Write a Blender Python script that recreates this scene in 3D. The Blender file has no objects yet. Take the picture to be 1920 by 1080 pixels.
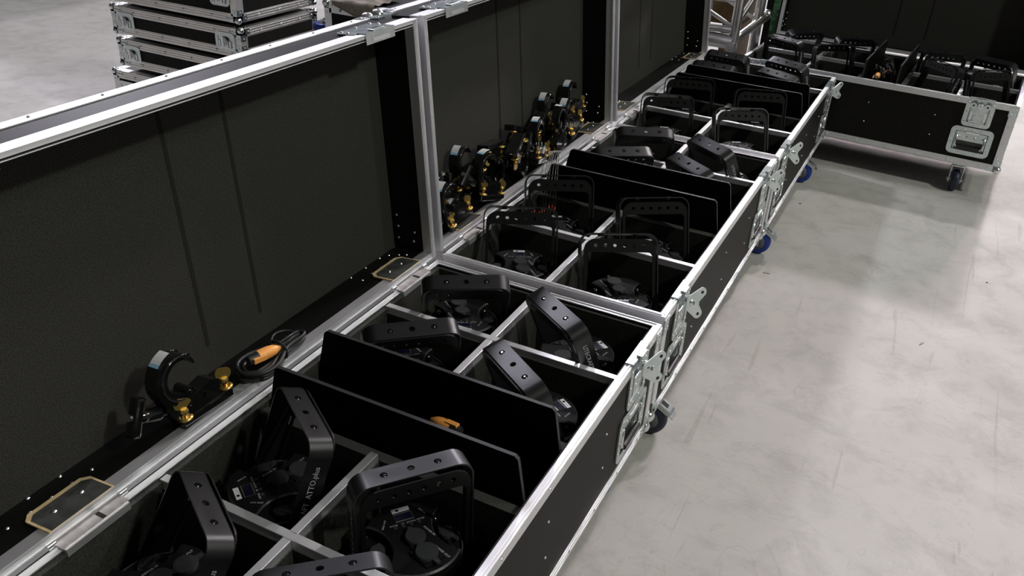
import bpy, bmesh, math, random
from mathutils import Vector, Matrix, Euler
random.seed(7)
sc = bpy.context.scene
COL = sc.collection
PI = math.pi
R = math.radians
ZR = .43                                   # height of the case rims above the floor

# ------------------------------------------------------------------ camera
cd = bpy.data.cameras.new('camera'); cam = bpy.data.objects.new('camera', cd); COL.objects.link(cam)
r_ = Vector((0.89054873, 0.45229338, 0.04851442)); u_ = Vector((-0.25992279, 0.41843121, 0.87026172)); f_ = Vector((-0.37331367, 0.78762048, -0.49019474))
cp = Vector((1.01109443, -1.67515648, 1.02386442 + ZR))
cam.matrix_world = Matrix(((r_.x, u_.x, -f_.x, cp.x), (r_.y, u_.y, -f_.y, cp.y), (r_.z, u_.z, -f_.z, cp.z), (0, 0, 0, 1)))
cd.sensor_width = 36; cd.lens = 1622.716 / 1920 * 36; cd.clip_start = .05; cd.clip_end = 200
sc.camera = cam

# ------------------------------------------------------------------ light
w = bpy.data.worlds.new('hall_air'); sc.world = w; w.use_nodes = True
bg = w.node_tree.nodes['Background']; bg.inputs[0].default_value = (.93, 1.0, .95, 1); bg.inputs[1].default_value = .075
sc.view_settings.view_transform = 'Standard'; sc.view_settings.look = 'None'
sc.view_settings.gamma = 1; sc.view_settings.exposure = 0.0; sc.view_settings.use_curve_mapping = False
KL = .20
def lamp(name, loc, power, size, target=(.3, .6, .2), col=(1, .96, .98), spread=180):
    power *= KL
    l = bpy.data.lights.new(name, 'AREA'); l.shape = 'DISK'; l.size = size; l.energy = power; l.color = col; l.spread = math.radians(spread)
    o = bpy.data.objects.new(name, l); COL.objects.link(o); o.location = loc
    o.rotation_euler = (Vector(target) - Vector(loc)).to_track_quat('-Z', 'Y').to_euler()
    return o
lamp('hall_lamp', (1.7, 8.6, 7.4), 1250, .45, (1.2, 1, 0), col=(1, .97, .97))
lamp('hall_lamp', (2.2, 15.0, 7.4), 380, .45, (1.5, .5, 0), col=(1, .91, .95), spread=50)
lamp('hall_lamp', (4.1, 19.2, 7.4), 200, .45, (1.5, .2, 0), col=(1, .90, .95), spread=50)
lamp('hall_lamp', (-5.5, 3.9, 7.4), 1250, .6, (.3, 0, .4), col=(.88, .87, 1))
lamp('hall_lamp', (-5.5, 16.0, 7.4), 5500, 1.1, (-.5, 1, 0), col=(.92, .89, 1))
lamp('hall_lamp', (-17.5, 12.0, 7.4), 4200, 1.2, (-.5, 0, 0), col=(.92, .89, 1))
lamp('hall_lamp', (6.5, 2.5, 7.6), 600, .6, col=(.96, 1, .92))
lamp('hall_lamp', (8.0, -.8, 7.6), 1900, .6, (1, 0, 0), col=(.98, 1, .91))

# ------------------------------------------------------------------ materials
def mat(name, color, rough=.5, metal=0, spec=.5, coat=0, emit=None):
    m = bpy.data.materials.new(name); m.use_nodes = True
    b = m.node_tree.nodes['Principled BSDF']
    b.inputs['Base Color'].default_value = (*color, 1); b.inputs['Roughness'].default_value = rough
    b.inputs['Metallic'].default_value = metal; b.inputs['Specular IOR Level'].default_value = spec
    b.inputs['Coat Weight'].default_value = coat
    return m
def nodes(m): return m.node_tree.nodes, m.node_tree.links, m.node_tree.nodes['Principled BSDF']
def noise_mix(m, c1, c2, scale, lo=.4, hi=.6, detail=4, bump=0, bscale=None, bdist=.001, rough=None):
    n, l, b = nodes(m)
    tc = n.new('ShaderNodeTexCoord'); t = n.new('ShaderNodeTexNoise'); t.inputs['Scale'].default_value = scale; t.inputs['Detail'].default_value = detail
    l.new(tc.outputs['Object'], t.inputs['Vector'])
    cr = n.new('ShaderNodeValToRGB'); cr.color_ramp.elements[0].position = lo; cr.color_ramp.elements[1].position = hi
    cr.color_ramp.elements[0].color = (*c1, 1); cr.color_ramp.elements[1].color = (*c2, 1)
    l.new(t.outputs['Fac'], cr.inputs['Fac']); l.new(cr.outputs['Color'], b.inputs['Base Color'])
    if rough:
        mr = n.new('ShaderNodeMapRange'); mr.inputs['To Min'].default_value = rough[0]; mr.inputs['To Max'].default_value = rough[1]
        l.new(t.outputs['Fac'], mr.inputs['Value']); l.new(mr.outputs['Result'], b.inputs['Roughness'])
    if bump:
        t2 = n.new('ShaderNodeTexNoise'); t2.inputs['Scale'].default_value = bscale or scale; t2.inputs['Detail'].default_value = 3
        l.new(tc.outputs['Object'], t2.inputs['Vector'])
        bp = n.new('ShaderNodeBump'); bp.inputs['Strength'].default_value = bump; bp.inputs['Distance'].default_value = bdist
        l.new(t2.outputs['Fac'], bp.inputs['Height']); l.new(bp.outputs['Normal'], b.inputs['Normal'])
    return m
LAM = noise_mix(mat('black_laminate', (.009, .0085, .008), .5, spec=.12), (.0080, .0075, .0070), (.0115, .0108, .0100), 60, bump=.35, bscale=900, bdist=.0006)
FOAM = noise_mix(mat('black_foam', (.02, .02, .018), .95, spec=.2), (.019, .0188, .0165), (.050, .0485, .042), 420, .38, .75, detail=6, bump=.5, bscale=500, bdist=.001)
FOAMC = noise_mix(mat('cut_foam', (.05, .05, .048), .95, spec=.2), (.035, .035, .033), (.10, .10, .095), 500, .35, .7, detail=6, bump=.5, bscale=500, bdist=.001)
ALU = noise_mix(mat('aluminium', (.86, .86, .88), .5, .92), (.83, .83, .85), (.89, .89, .91), 9, .3, .7, detail=2, rough=(.45, .53))
ZINC = noise_mix(mat('zinc_plate', (.62, .68, .68), .3, 1), (.58, .66, .66), (.72, .77, .77), 25, .35, .65, detail=2, rough=(.26, .34))
HINGE = noise_mix(mat('dull_hinge_steel', (.60, .56, .56), .55, 1), (.55, .52, .52), (.68, .64, .64), 60, .4, .6)
CHROME = mat('chrome', (.85, .86, .88), .24, 1)
ALU2 = noise_mix(mat('shaded_ribbed_aluminium', (.82, .81, .79), .42, .95), (.74, .73, .71), (.88, .87, .85), 8, .3, .7, detail=3, rough=(.36, .48))  # toned below the main aluminium, shade on the stack put into the colour
PLY = noise_mix(mat('raw_plywood', (.6, .45, .24), .7), (.55, .41, .22), (.68, .53, .30), 40)
PLYD = noise_mix(mat('brown_plywood', (.15, .09, .035), .8), (.11, .065, .022), (.19, .12, .05), 12)
GROOVE = mat('dark_groove', (.008, .008, .008), .8)
PAINT = mat('matt_black_paint', (.0075, .0072, .0082), .38, spec=.42)
n_, l_, b_ = nodes(PAINT)
PAINT2 = mat('black_paint_shaded_bracket', (.004, .004, .0042), .45, spec=.18)  # bracket paint darkened so the inner bracket's shade sits in the colour
BODY = noise_mix(mat('black_cast_housing', (.007, .007, .008), .68, spec=.10), (.005, .005, .0055), (.007, .007, .0075), 300, bump=.2, bscale=700, bdist=.0005)
RUBBER = mat('grey_black_rubber', (.030, .031, .033), .75, spec=.15)
GLOSS = mat('gloss_black_enamel', (.006, .006, .006), .13, spec=.6, coat=.4)
BRASS = mat('brass', (.66, .46, .13), .32, .88)
COPPER = mat('copper_thread', (.80, .42, .22), .25, 1)
WHITE = mat('white_sticker', (.72, .73, .75), .5)
BLUEST = mat('blue_sticker_print', (.30, .52, .70), .5)
LETTER = mat('grey_lettering', (.42, .42, .44), .6)
LCD = mat('dark_blue_display', (.003, .004, .020), .2)
ORANGE = mat('orange_plastic', (1.0, .42, .10), .4)
CABLE = mat('black_cable', (.018, .018, .019), .5)
RED = mat('red_shrink_tube', (.75, .10, .05), .5)
BLUE = mat('blue_polyurethane_tyre', (.008, .04, .30), .35)
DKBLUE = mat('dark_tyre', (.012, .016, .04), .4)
STEEL = noise_mix(mat('steel_cable', (.16, .16, .16), .4, .8), (.10, .10, .10), (.30, .30, .30), 900)
CLOTH = noise_mix(mat('grey_cloth', (.20, .17, .14), .9), (.17, .15, .12), (.24, .20, .17), 60)
GREEN = noise_mix(mat('green_webbing', (.05, .22, .08), .8), (.015, .05, .02), (.07, .20, .09), 25, .45, .55)
TRUSSM = noise_mix(mat('truss_aluminium', (.74, .73, .71), .3, 1), (.50, .49, .47), (.66, .65, .63), 8, rough=(.22, .4))
CHIP = mat('wood_chip', (.35, .25, .16), .8)
CHIPD = mat('dark_crumb', (.05, .035, .03), .8)

def concrete():
    m = mat('concrete_floor', (.4, .38, .35), .5); n, l, b = nodes(m)
    tc = n.new('ShaderNodeTexCoord')
    def ns(scale, detail, dist=0, rough=.55, src=None):
        t = n.new('ShaderNodeTexNoise'); t.inputs['Scale'].default_value = scale; t.inputs['Detail'].default_value = detail
        t.inputs['Distortion'].default_value = dist; t.inputs['Roughness'].default_value = rough
        l.new(src or tc.outputs['Object'], t.inputs['Vector']); return t.outputs['Fac']
    def ramp(src, stops):
        c = n.new('ShaderNodeValToRGB'); e = c.color_ramp.elements
        while len(e) < len(stops): e.new(.5)
        for k, (p_, co) in enumerate(stops): e[k].position = p_; e[k].color = (*co, 1)
        l.new(src, c.inputs['Fac']); return c.outputs['Color']
    def mul(a, bb, f=1.0):
        x = n.new('ShaderNodeMix'); x.data_type = 'RGBA'; x.blend_type = 'MULTIPLY'; x.inputs['Factor'].default_value = f
        l.new(a, x.inputs['A']); l.new(bb, x.inputs['B']); return x.outputs['Result']
    base = ramp(ns(1.3, 7, .6), [(.3, (.41, .395, .365)), (.55, (.455, .440, .415)), (.75, (.485, .470, .450))])
    mott = ramp(ns(7.5, 9, .4, .7), [(.33, (.82, .815, .79)), (.52, (1, 1, 1)), (.75, (1.05, 1.045, 1.04))])
    dark = ramp(ns(2.3, 10, .2, .75), [(.25, (.80, .79, .77)), (.40, (1, 1, 1))])
    c = mul(mul(base, mott), dark)
    # thin scuffs and scratches: two stretched noises, very narrow ramps
    for (rx, sy, sx, thr) in ((.35, 1.2, 26, .705), (-.9, 1.0, 22, .715), (1.25, .8, 30, .72)):
        mp = n.new('ShaderNodeMapping'); mp.inputs['Rotation'].default_value = (0, 0, rx); mp.inputs['Scale'].default_value = (sx, sy, 1)
        l.new(tc.outputs['Object'], mp.inputs['Vector'])
        s_ = ramp(ns(1, 3, .8, .5, mp.outputs['Vector']), [(thr - .02, (1, 1, 1)), (thr, (.86, .85, .83)), (thr + .03, (.88, .87, .85))])
        c = mul(c, s_)
    for (rx, sy, sx) in ((.15, .6, 1.4), (-1.1, 1.3, .5)):      # hairline scuffs: thin iso-lines of distorted noise
        mp = n.new('ShaderNodeMapping'); mp.inputs['Rotation'].default_value = (0, 0, rx); mp.inputs['Scale'].default_value = (sx, sy, 1)
        mp.inputs['Location'].default_value = (3.1, rx * 7, 0)
        l.new(tc.outputs['Object'], mp.inputs['Vector'])
        s_ = ramp(ns(1.6, 5, 1.6, .6, mp.outputs['Vector']), [(.446, (1, 1, 1)), (.45, (.84, .83, .80)), (.454, (1, 1, 1))])
        c = mul(c, s_, .7)
    l.new(c, b.inputs['Base Color'])
    rr = ramp(ns(5, 6), [(.3, (.60,) * 3), (.7, (.78,) * 3)]); l.new(rr, b.inputs['Roughness'])
    bp = n.new('ShaderNodeBump'); bp.inputs['Strength'].default_value = .15; bp.inputs['Distance'].default_value = .002
    l.new(ns(90, 5), bp.inputs['Height']); l.new(bp.outputs['Normal'], b.inputs['Normal'])
    return m
CONC = concrete()

# ------------------------------------------------------------------ mesh builder
I4 = Matrix.Identity(4)
class MB:
    def __init__(s): s.v = []; s.f = []; s.mi = []; s.sm = []; s.mats = []
    def m(s, material):
        if material not in s.mats: s.mats.append(material)
        return s.mats.index(material)
    def add(s, vs, fs, material, M=I4, smooth=False):
        k = len(s.v); i = s.m(material)
        s.v += [tuple(M @ Vector(v)) for v in vs]
        for f in fs: s.f.append(tuple(k + a for a in f)); s.mi.append(i); s.sm.append(smooth)
    def box(s, x0, x1, y0, y1, z0, z1, material, M=I4, ch=0):
        if x0 > x1: x0, x1 = x1, x0
        if y0 > y1: y0, y1 = y1, y0
        if z0 > z1: z0, z1 = z1, z0
        if not ch:
            vs = [(x, y, z) for x in (x0, x1) for y in (y0, y1) for z in (z0, z1)]
            s.add(vs, [(0, 1, 3, 2), (4, 6, 7, 5), (0, 4, 5, 1), (2, 3, 7, 6), (0, 2, 6, 4), (1, 5, 7, 3)], material, M); return
        bm = bmesh.new(); bmesh.ops.create_cube(bm, size=1)
        for v in bm.verts: v.co = Vector(((x0 + x1) / 2 + v.co.x * (x1 - x0), (y0 + y1) / 2 + v.co.y * (y1 - y0), (z0 + z1) / 2 + v.co.z * (z1 - z0)))
        bmesh.ops.bevel(bm, geom=bm.edges[:], offset=ch, segments=2, profile=.5, affect='EDGES')
        s.bm(bm, material, M)
    def bm(s, bm, material, M=I4, smooth=False):
        bm.verts.index_update(); s.add([v.co.copy() for v in bm.verts], [[v.index for v in f.verts] for f in bm.faces], material, M, smooth); bm.free()
    def prism(s, pts, z0, z1, material, M=I4, smooth=False):
        n = len(pts); vs = [(x, y, z0) for x, y in pts] + [(x, y, z1) for x, y in pts]
        s.add(vs, [tuple(reversed(range(n))), tuple(range(n, 2 * n))], material, M)
        s.add(vs, [(i, (i + 1) % n, n + (i + 1) % n, n + i) for i in range(n)], material, M, smooth)
    def lathe(s, prof, material, M=I4, n=24, smooth=True):
        vs = []; fs = []
        for (rr, z) in prof:
            for i in range(n): a = 2 * PI * i / n; vs.append((rr * math.cos(a), rr * math.sin(a), z))
        for j in range(len(prof) - 1):
            for i in range(n): fs.append((j * n + i, j * n + (i + 1) % n, (j + 1) * n + (i + 1) % n, (j + 1) * n + i))
        s.add(vs, fs, material, M, smooth)
        s.add([vs[i] for i in range(n)], [tuple(reversed(range(n)))], material, M)
        s.add([vs[(len(prof) - 1) * n + i] for i in range(n)], [tuple(range(n))], material, M)
    def cyl(s, p0, p1, rad, material, M=I4, n=12, r1=None):
        p0 = Vector(p0); p1 = Vector(p1); q = (p1 - p0).to_track_quat('Z', 'Y').to_matrix().to_4x4(); q.translation = p0
        s.lathe([(rad, 0), (rad if r1 is None else r1, (p1 - p0).length)], material, M @ q, n)
    def tube(s, pts, rad, material, M=I4, n=8, closed=False):
        pts = [Vector(p) for p in pts]; N = len(pts); vs = []; prev = None
        for i, p in enumerate(pts):
            a = pts[(i - 1) % N] if (closed or i > 0) else p; b = pts[(i + 1) % N] if (closed or i < N - 1) else p
            t = (b - a).normalized()
            if prev is None: prev = t.orthogonal().normalized()
            nn = (prev - t * prev.dot(t))
            nn = nn.normalized() if nn.length > 1e-6 else t.orthogonal().normalized()
            prev = nn; bb = t.cross(nn)
            for k in range(n): an = 2 * PI * k / n; vs.append(p + rad * (math.cos(an) * nn + math.sin(an) * bb))
        fs = [(i * n + k, i * n + (k + 1) % n, ((i + 1) % N) * n + (k + 1) % n, ((i + 1) % N) * n + k) for i in range(N if closed else N - 1) for k in range(n)]
        if not closed: fs += [tuple(reversed(range(n))), tuple(range((N - 1) * n, N * n))]
        s.add(vs, fs, material, M, True)
    def sphere(s, c, rad, material, M=I4, seg=12, rings=8, sq=(1, 1, 1)):
        bm = bmesh.new(); bmesh.ops.create_uvsphere(bm, u_segments=seg, v_segments=rings, radius=rad)
        for v in bm.verts: v.co = Vector((v.co.x * sq[0] + c[0], v.co.y * sq[1] + c[1], v.co.z * sq[2] + c[2]))
        s.bm(bm, material, M, True)
    def rivet(s, p, nrm, rad=.0035, material=None, M=I4):
        q = Vector(nrm).to_track_quat('Z', 'Y').to_matrix().to_4x4(); q.translation = Vector(p)
        s.lathe([(rad, 0), (rad * .75, rad * .45), (rad * .2, rad * .7)], material or CHROME, M @ q, 8)
    def text(s, body, size, material, M=I4, thick=.0003, align='CENTER', shear=0):
        cu = bpy.data.curves.new('t', 'FONT'); cu.body = body; cu.size = size; cu.extrude = thick; cu.align_x = align; cu.align_y = 'CENTER'; cu.resolution_u = 2; cu.shear = shear
        o = bpy.data.objects.new('t', cu); COL.objects.link(o)
        dg = bpy.context.evaluated_depsgraph_get(); me = bpy.data.meshes.new_from_object(o.evaluated_get(dg))
        s.add([v.co.copy() for v in me.vertices], [tuple(p.vertices) for p in me.polygons], material, M)
        bpy.data.objects.remove(o); bpy.data.curves.remove(cu); bpy.data.meshes.remove(me)
    def build(s, name, parent=None, bevel=0):
        me = bpy.data.meshes.new(name); me.from_pydata(s.v, [], s.f); me.update()
        for mm in s.mats: me.materials.append(mm)
        me.polygons.foreach_set('material_index', s.mi); me.polygons.foreach_set('use_smooth', s.sm)
        o = bpy.data.objects.new(name, me); COL.objects.link(o); o.parent = parent
        if bevel:
            bv = o.modifiers.new('bevel', 'BEVEL'); bv.width = bevel; bv.segments = 2; bv.limit_method = 'ANGLE'; bv.angle_limit = R(40); bv.harden_normals = False
        return o
def T(x=0, y=0, z=0): return Matrix.Translation((x, y, z))
def RX(d): return Matrix.Rotation(R(d), 4, 'X')
def RY(d): return Matrix.Rotation(R(d), 4, 'Y')
def RZ(d): return Matrix.Rotation(R(d), 4, 'Z')
def empty(name, loc=(0, 0, 0), rz=0):
    o = bpy.data.objects.new(name, None); COL.objects.link(o); o.location = loc; o.rotation_euler = (0, 0, rz); o.empty_display_size = .05; return o
def tag(o, label=None, cat=None, group=None, kind=None):
    if label: o['label'] = label
    if cat: o['category'] = cat
    if group: o['group'] = group
    if kind: o['kind'] = kind
    return o
KIDS = {}
def kids(o):
    if o.name not in KIDS: KIDS[o.name] = [c for c in COL.objects if c.parent == o]
    return KIDS[o.name]
def copy_tree(o, parent=None):
    c = o.copy(); COL.objects.link(c)
    if parent: c.parent = parent
    ch = []
    for k in kids(o): ch.append(copy_tree(k, c))
    KIDS[c.name] = ch
    return c
def rrect(w, h, rad, n=4):
    pts = []
    for (cx, cy, a0) in ((w / 2 - rad, h / 2 - rad, 0), (-w / 2 + rad, h / 2 - rad, 90), (-w / 2 + rad, -h / 2 + rad, 180), (w / 2 - rad, -h / 2 + rad, 270)):
        for i in range(n + 1): a = R(a0 + 90 * i / n); pts.append((cx + rad * math.cos(a), cy + rad * math.sin(a)))
    return pts
def frame_ring(mb, w, h, rad, bw, z0, z1, material, M=I4):
    o = rrect(w, h, rad); i = rrect(w - 2 * bw, h - 2 * bw, max(rad - bw, .002)); n = len(o)
    vs = [(x, y, z0) for x, y in o] + [(x, y, z1) for x, y in o] + [(x, y, z0) for x, y in i] + [(x, y, z1) for x, y in i]
    fs = []
    for k in range(n):
        j = (k + 1) % n
        fs += [(k, j, n + j, n + k), (n + k, n + j, 3 * n + j, 3 * n + k), (3 * n + k, 3 * n + j, 2 * n + j, 2 * n + k)]
    mb.add(vs, fs, material, M)

# ------------------------------------------------------------------ floor
f = MB(); f.box(-26, 12, -18, 24, -.05, 0, CONC); floor = f.build('floor'); tag(floor, kind='structure')
WALLM = mat('hall_wall_paint', (.28, .28, .27), .8)
f = MB(); f.box(-26, 12, 24, 24.2, -.05, 9, WALLM); tag(f.build('wall_back'), kind='structure')
f = MB(); f.box(-26.2, -26, -18, 24.2, -.05, 9, WALLM); tag(f.build('wall_left'), kind='structure')
f = MB(); f.box(12, 12.2, -18, 24.2, -.05, 9, WALLM); tag(f.build('wall_right'), kind='structure')
f = MB(); f.box(-26.2, 12.2, -18.2, -18, -.05, 9, WALLM); tag(f.build('wall_front'), kind='structure')
f = MB(); f.box(-26.2, 12.2, -18.2, 24.2, 9, 9.2, mat('hall_ceiling_paint', (.22, .22, .215), .8)); tag(f.build('ceiling'), kind='structure')

# ------------------------------------------------------------------ flight case
W, L, HB, HC = .60, 1.217, .134, .296       # width across, length, underside height, body height
LT = .0892                                   # backward lean of the open lid
LD, LH = .1355, .5875                        # lid depth, lid height when open
CA, CB, DM = .298, .972, .290                # cross dividers, long divider
S0, S1 = .562, .712                          # the two boards of the cable slot

def profile_x(mb, x0, x1, y, z, sy, sz, w=.028, t=.0018):  # L profile along x, corner at (y,z), opening sy,sz
    mb.box(x0, x1, y, y + sy * w, z, z - sz * t * -1, ALU); mb.box(x0, x1, y, y + sy * -t, z, z + sz * w, ALU)
def ball(mb, p, d, M=I4, rad=.017, material=None):
    material = material or CHROME
    mb.sphere((p[0] - d[0] * .006, p[1] - d[1] * .006, p[2] - d[2] * .006), rad, material, M, 14, 10)
    for ax in range(3):      # three small lobed plates
        q = [p[0], p[1], p[2]]
        a, b = [k for k in range(3) if k != ax]
        for (ka, kb) in ((a, b), (b, a)):
            lo = [0, 0, 0]; hi = [0, 0, 0]
            lo[ax] = q[ax] - d[ax] * .001; hi[ax] = q[ax] + d[ax] * .003
            lo[ka] = q[ka]; hi[ka] = q[ka] - d[ka] * .05
            lo[kb] = q[kb]; hi[kb] = q[kb] - d[kb] * .024
            mb.box(lo[0], hi[0], lo[1], hi[1], lo[2], hi[2], ZINC, M)
            c = [0, 0, 0]; c[ax] = hi[ax]; c[ka] = q[ka] - d[ka] * .040; c[kb] = q[kb] - d[kb] * .012
            nn = [0, 0, 0]; nn[ax] = d[ax]; mb.rivet(c, nn, .0035, CHROME, M)

def pan(mb, w, h, dep):      # pressed pan: sloping sides down to a floor
    o = rrect(w, h, .010); i = rrect(w - .008, h - .008, .008); n = len(o)
    mb.add([(x, y, .0012) for x, y in o] + [(x, y, -dep) for x, y in i], [(k, (k + 1) % n, n + (k + 1) % n, n + k) for k in range(n)], ZINC)
    mb.add([(x, y, -dep) for x, y in i], [tuple(range(n))], ZINC)
def latch_dish(w=.115, h=.125, dep=.0085, ow=.078, oh=.092):
    mb = MB(); F = -dep
    if dep: frame_ring(mb, w, h, .018, (w - ow) / 2, -.001, .0026, ZINC); pan(mb, ow + .001, oh + .012, dep)
    else: mb.prism(rrect(w, h, .018), 0, .0016, ZINC); frame_ring(mb, w, h, .018, .014, .0016, .0044, ZINC)
    e = .0026
    for x in (-w / 2 + .0085, w / 2 - .0085):
        for y in (-h / 2 + .02, 0, h / 2 - .02): mb.rivet((x, y, e), (0, 0, 1), .0035)
    for x in (-.018, .018): mb.rivet((x, -h / 2 + .0085, e), (0, 0, 1), .0035)
    k = min(1, h / .125)
    mb.box(-.020, .020, -.038 * k, .010 * k, F, F + .010, ZINC, ch=.002)
    for x in (-.028, .028): mb.box(x - .0035, x + .0035, -.036 * k, .004 * k, F, F + .008, CHROME)
    mb.box(-.032, .032, -.043 * k, -.038 * k, F, F + .009, CHROME)
    for x in (-.01, .01): mb.rivet((x, -.012 * k, F + .010), (0, 0, 1), .004)
    return mb
def handle_dish(w=.172, h=.125, dep=.0085):
    mb = MB(); F = -dep; frame_ring(mb, w, h, .022, .020, -.001, .0026, ZINC); pan(mb, w - .039, h - .039, dep)
    for k in range(5): mb.rivet((-.066 + .033 * k, -h / 2 + .009, .0026), (0, 0, 1), .0032); mb.rivet((-.066 + .033 * k, h / 2 - .009, .0026), (0, 0, 1), .0032)
    for s_ in (-1, 1):
        for y in (-.03, 0, .03): mb.rivet((s_ * (w / 2 - .009), y, .0026), (0, 0, 1), .0032)
    mb.box(-.060, .060, .004, .038, F, F + .004, ZINC)
    mb.box(-.028, .028, .034, .046, F + .002, .005, CHROME, ch=.002)
    for x in (-.048, -.016, .016, .048): mb.rivet((x, .018, F + .004), (0, 0, 1), .0055)
    mb.box(-.058, .058, -.038, -.002, F, F + .0006, HPL)  # dark sheet on the pan floor paints the shade of the recess
    return mb
def handle_grip():
    mb = MB(); mb.tube([(-.056, .026, .001), (-.057, -.014, .001), (-.054, -.026, .002), (-.045, -.030, .003), (.045, -.030, .003), (.054, -.026, .002), (.057, -.014, .001), (.056, .026, .001)], .004, CHROME)
    mb.cyl((-.047, -.030, .003), (.047, -.030, .003), .0078, CABLE)
    return mb
def wing():                                   # three-cornered butterfly turn plate, lies in its own xy plane
    pts = []
    for (cx, cy, rr, a0, a1) in ((.016, .027, .0135, -20, 110), (-.016, .012, .008, 110, 180), (-.016, -.012, .008, 180, 250), (.016, -.027, .0135, 250, 380)):
        for k in range(7): a = R(a0 + (a1 - a0) * k / 6); pts.append((cx + rr * math.cos(a), cy + rr * math.sin(a)))
    pts.append((.014, -.004)); pts.append((.014, .004))
    mb = MB(); mb.prism(pts, -.001, .001, ZINC)
    for y in (.028, -.028): mb.lathe([(.0042, -.0013), (.0042, .0013)], GROOVE, T(.017, y, 0), 12)
    return mb
def caster(braked, tyre):
    """top plate at z=HB, wheel touches 0; wheel leads toward +x; axle along y"""
    mb = MB(); H = HB
    mb.box(-.05, .05, -.042, .042, H - .004, H, ZINC); mb.lathe([(.030, H - .018), (.033, H - .004)], ZINC, I4, 20)
    for s_ in (-1, 1):
        mb.add([(-.018, s_ * .024, H - .016), (.030, s_ * .024, H - .016), (.030, s_ * .024, .038), (.008, s_ * .024, .038),
                (-.018, s_ * .027, H - .016), (.030, s_ * .027, H - .016), (.030, s_ * .027, .038), (.008, s_ * .027, .038)],
               [(0, 1, 2, 3), (7, 6, 5, 4), (0, 4, 5, 1), (1, 5, 6, 2), (2, 6, 7, 3), (3, 7, 4, 0)], ZINC)
        mb.lathe([(.008, 0), (.006, .006)], CHROME, T(.02, s_ * .027, .05) @ RX(-90 * s_), 6)
    mb.box(-.022, .034, -.027, .027, H - .020, H - .015, ZINC)
    wh = MB(); M = T(.02, 0, .05) @ RX(90)
    wh.lathe([(.030, -.016), (.043, -.016), (.048, -.012), (.050, -.005), (.050, .005), (.048, .012), (.043, .016), (.030, .016)], tyre, M, 32)
    wh.lathe([(.012, -.0175), (.030, -.0165), (.030, .0165), (.012, .0175)], mat_hub, M, 24)
    wh.lathe([(.009, -.021), (.009, .021)], CHROME, M, 12)
    pd = None
    if braked:
        pd = MB(); P = T(.034, 0, H - .034) @ RY(30) @ Matrix.Scale(.80, 4)
        pd.box(-.012, .052, -.020, -.016, -.002, .016, ZINC, P); pd.box(-.012, .052, .016, .020, -.002, .016, ZINC, P)
        pd.box(-.012, .060, -.020, .020, .014, .0165, ZINC, P); pd.box(.056, .074, -.022, .022, .002, .005, ZINC, P @ T(0, 0, 0) @ RY(0))
        pd.box(.052, .058, -.020, .020, .002, .0165, ZINC, P); pd.box(.012, .038, -.010, .010, .0165, .0172, GROOVE, P)
    return mb, wh, pd
mat_hub = mat('grey_wheel_hub', (.10, .10, .11), .5)
mat_disc = mat('metal_thread_guard', (.60, .60, .62), .35, 1)

def dual(mb, lo, hi, material): mb.box(lo[0], hi[0], lo[1], hi[1], lo[2], hi[2], material)

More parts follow.
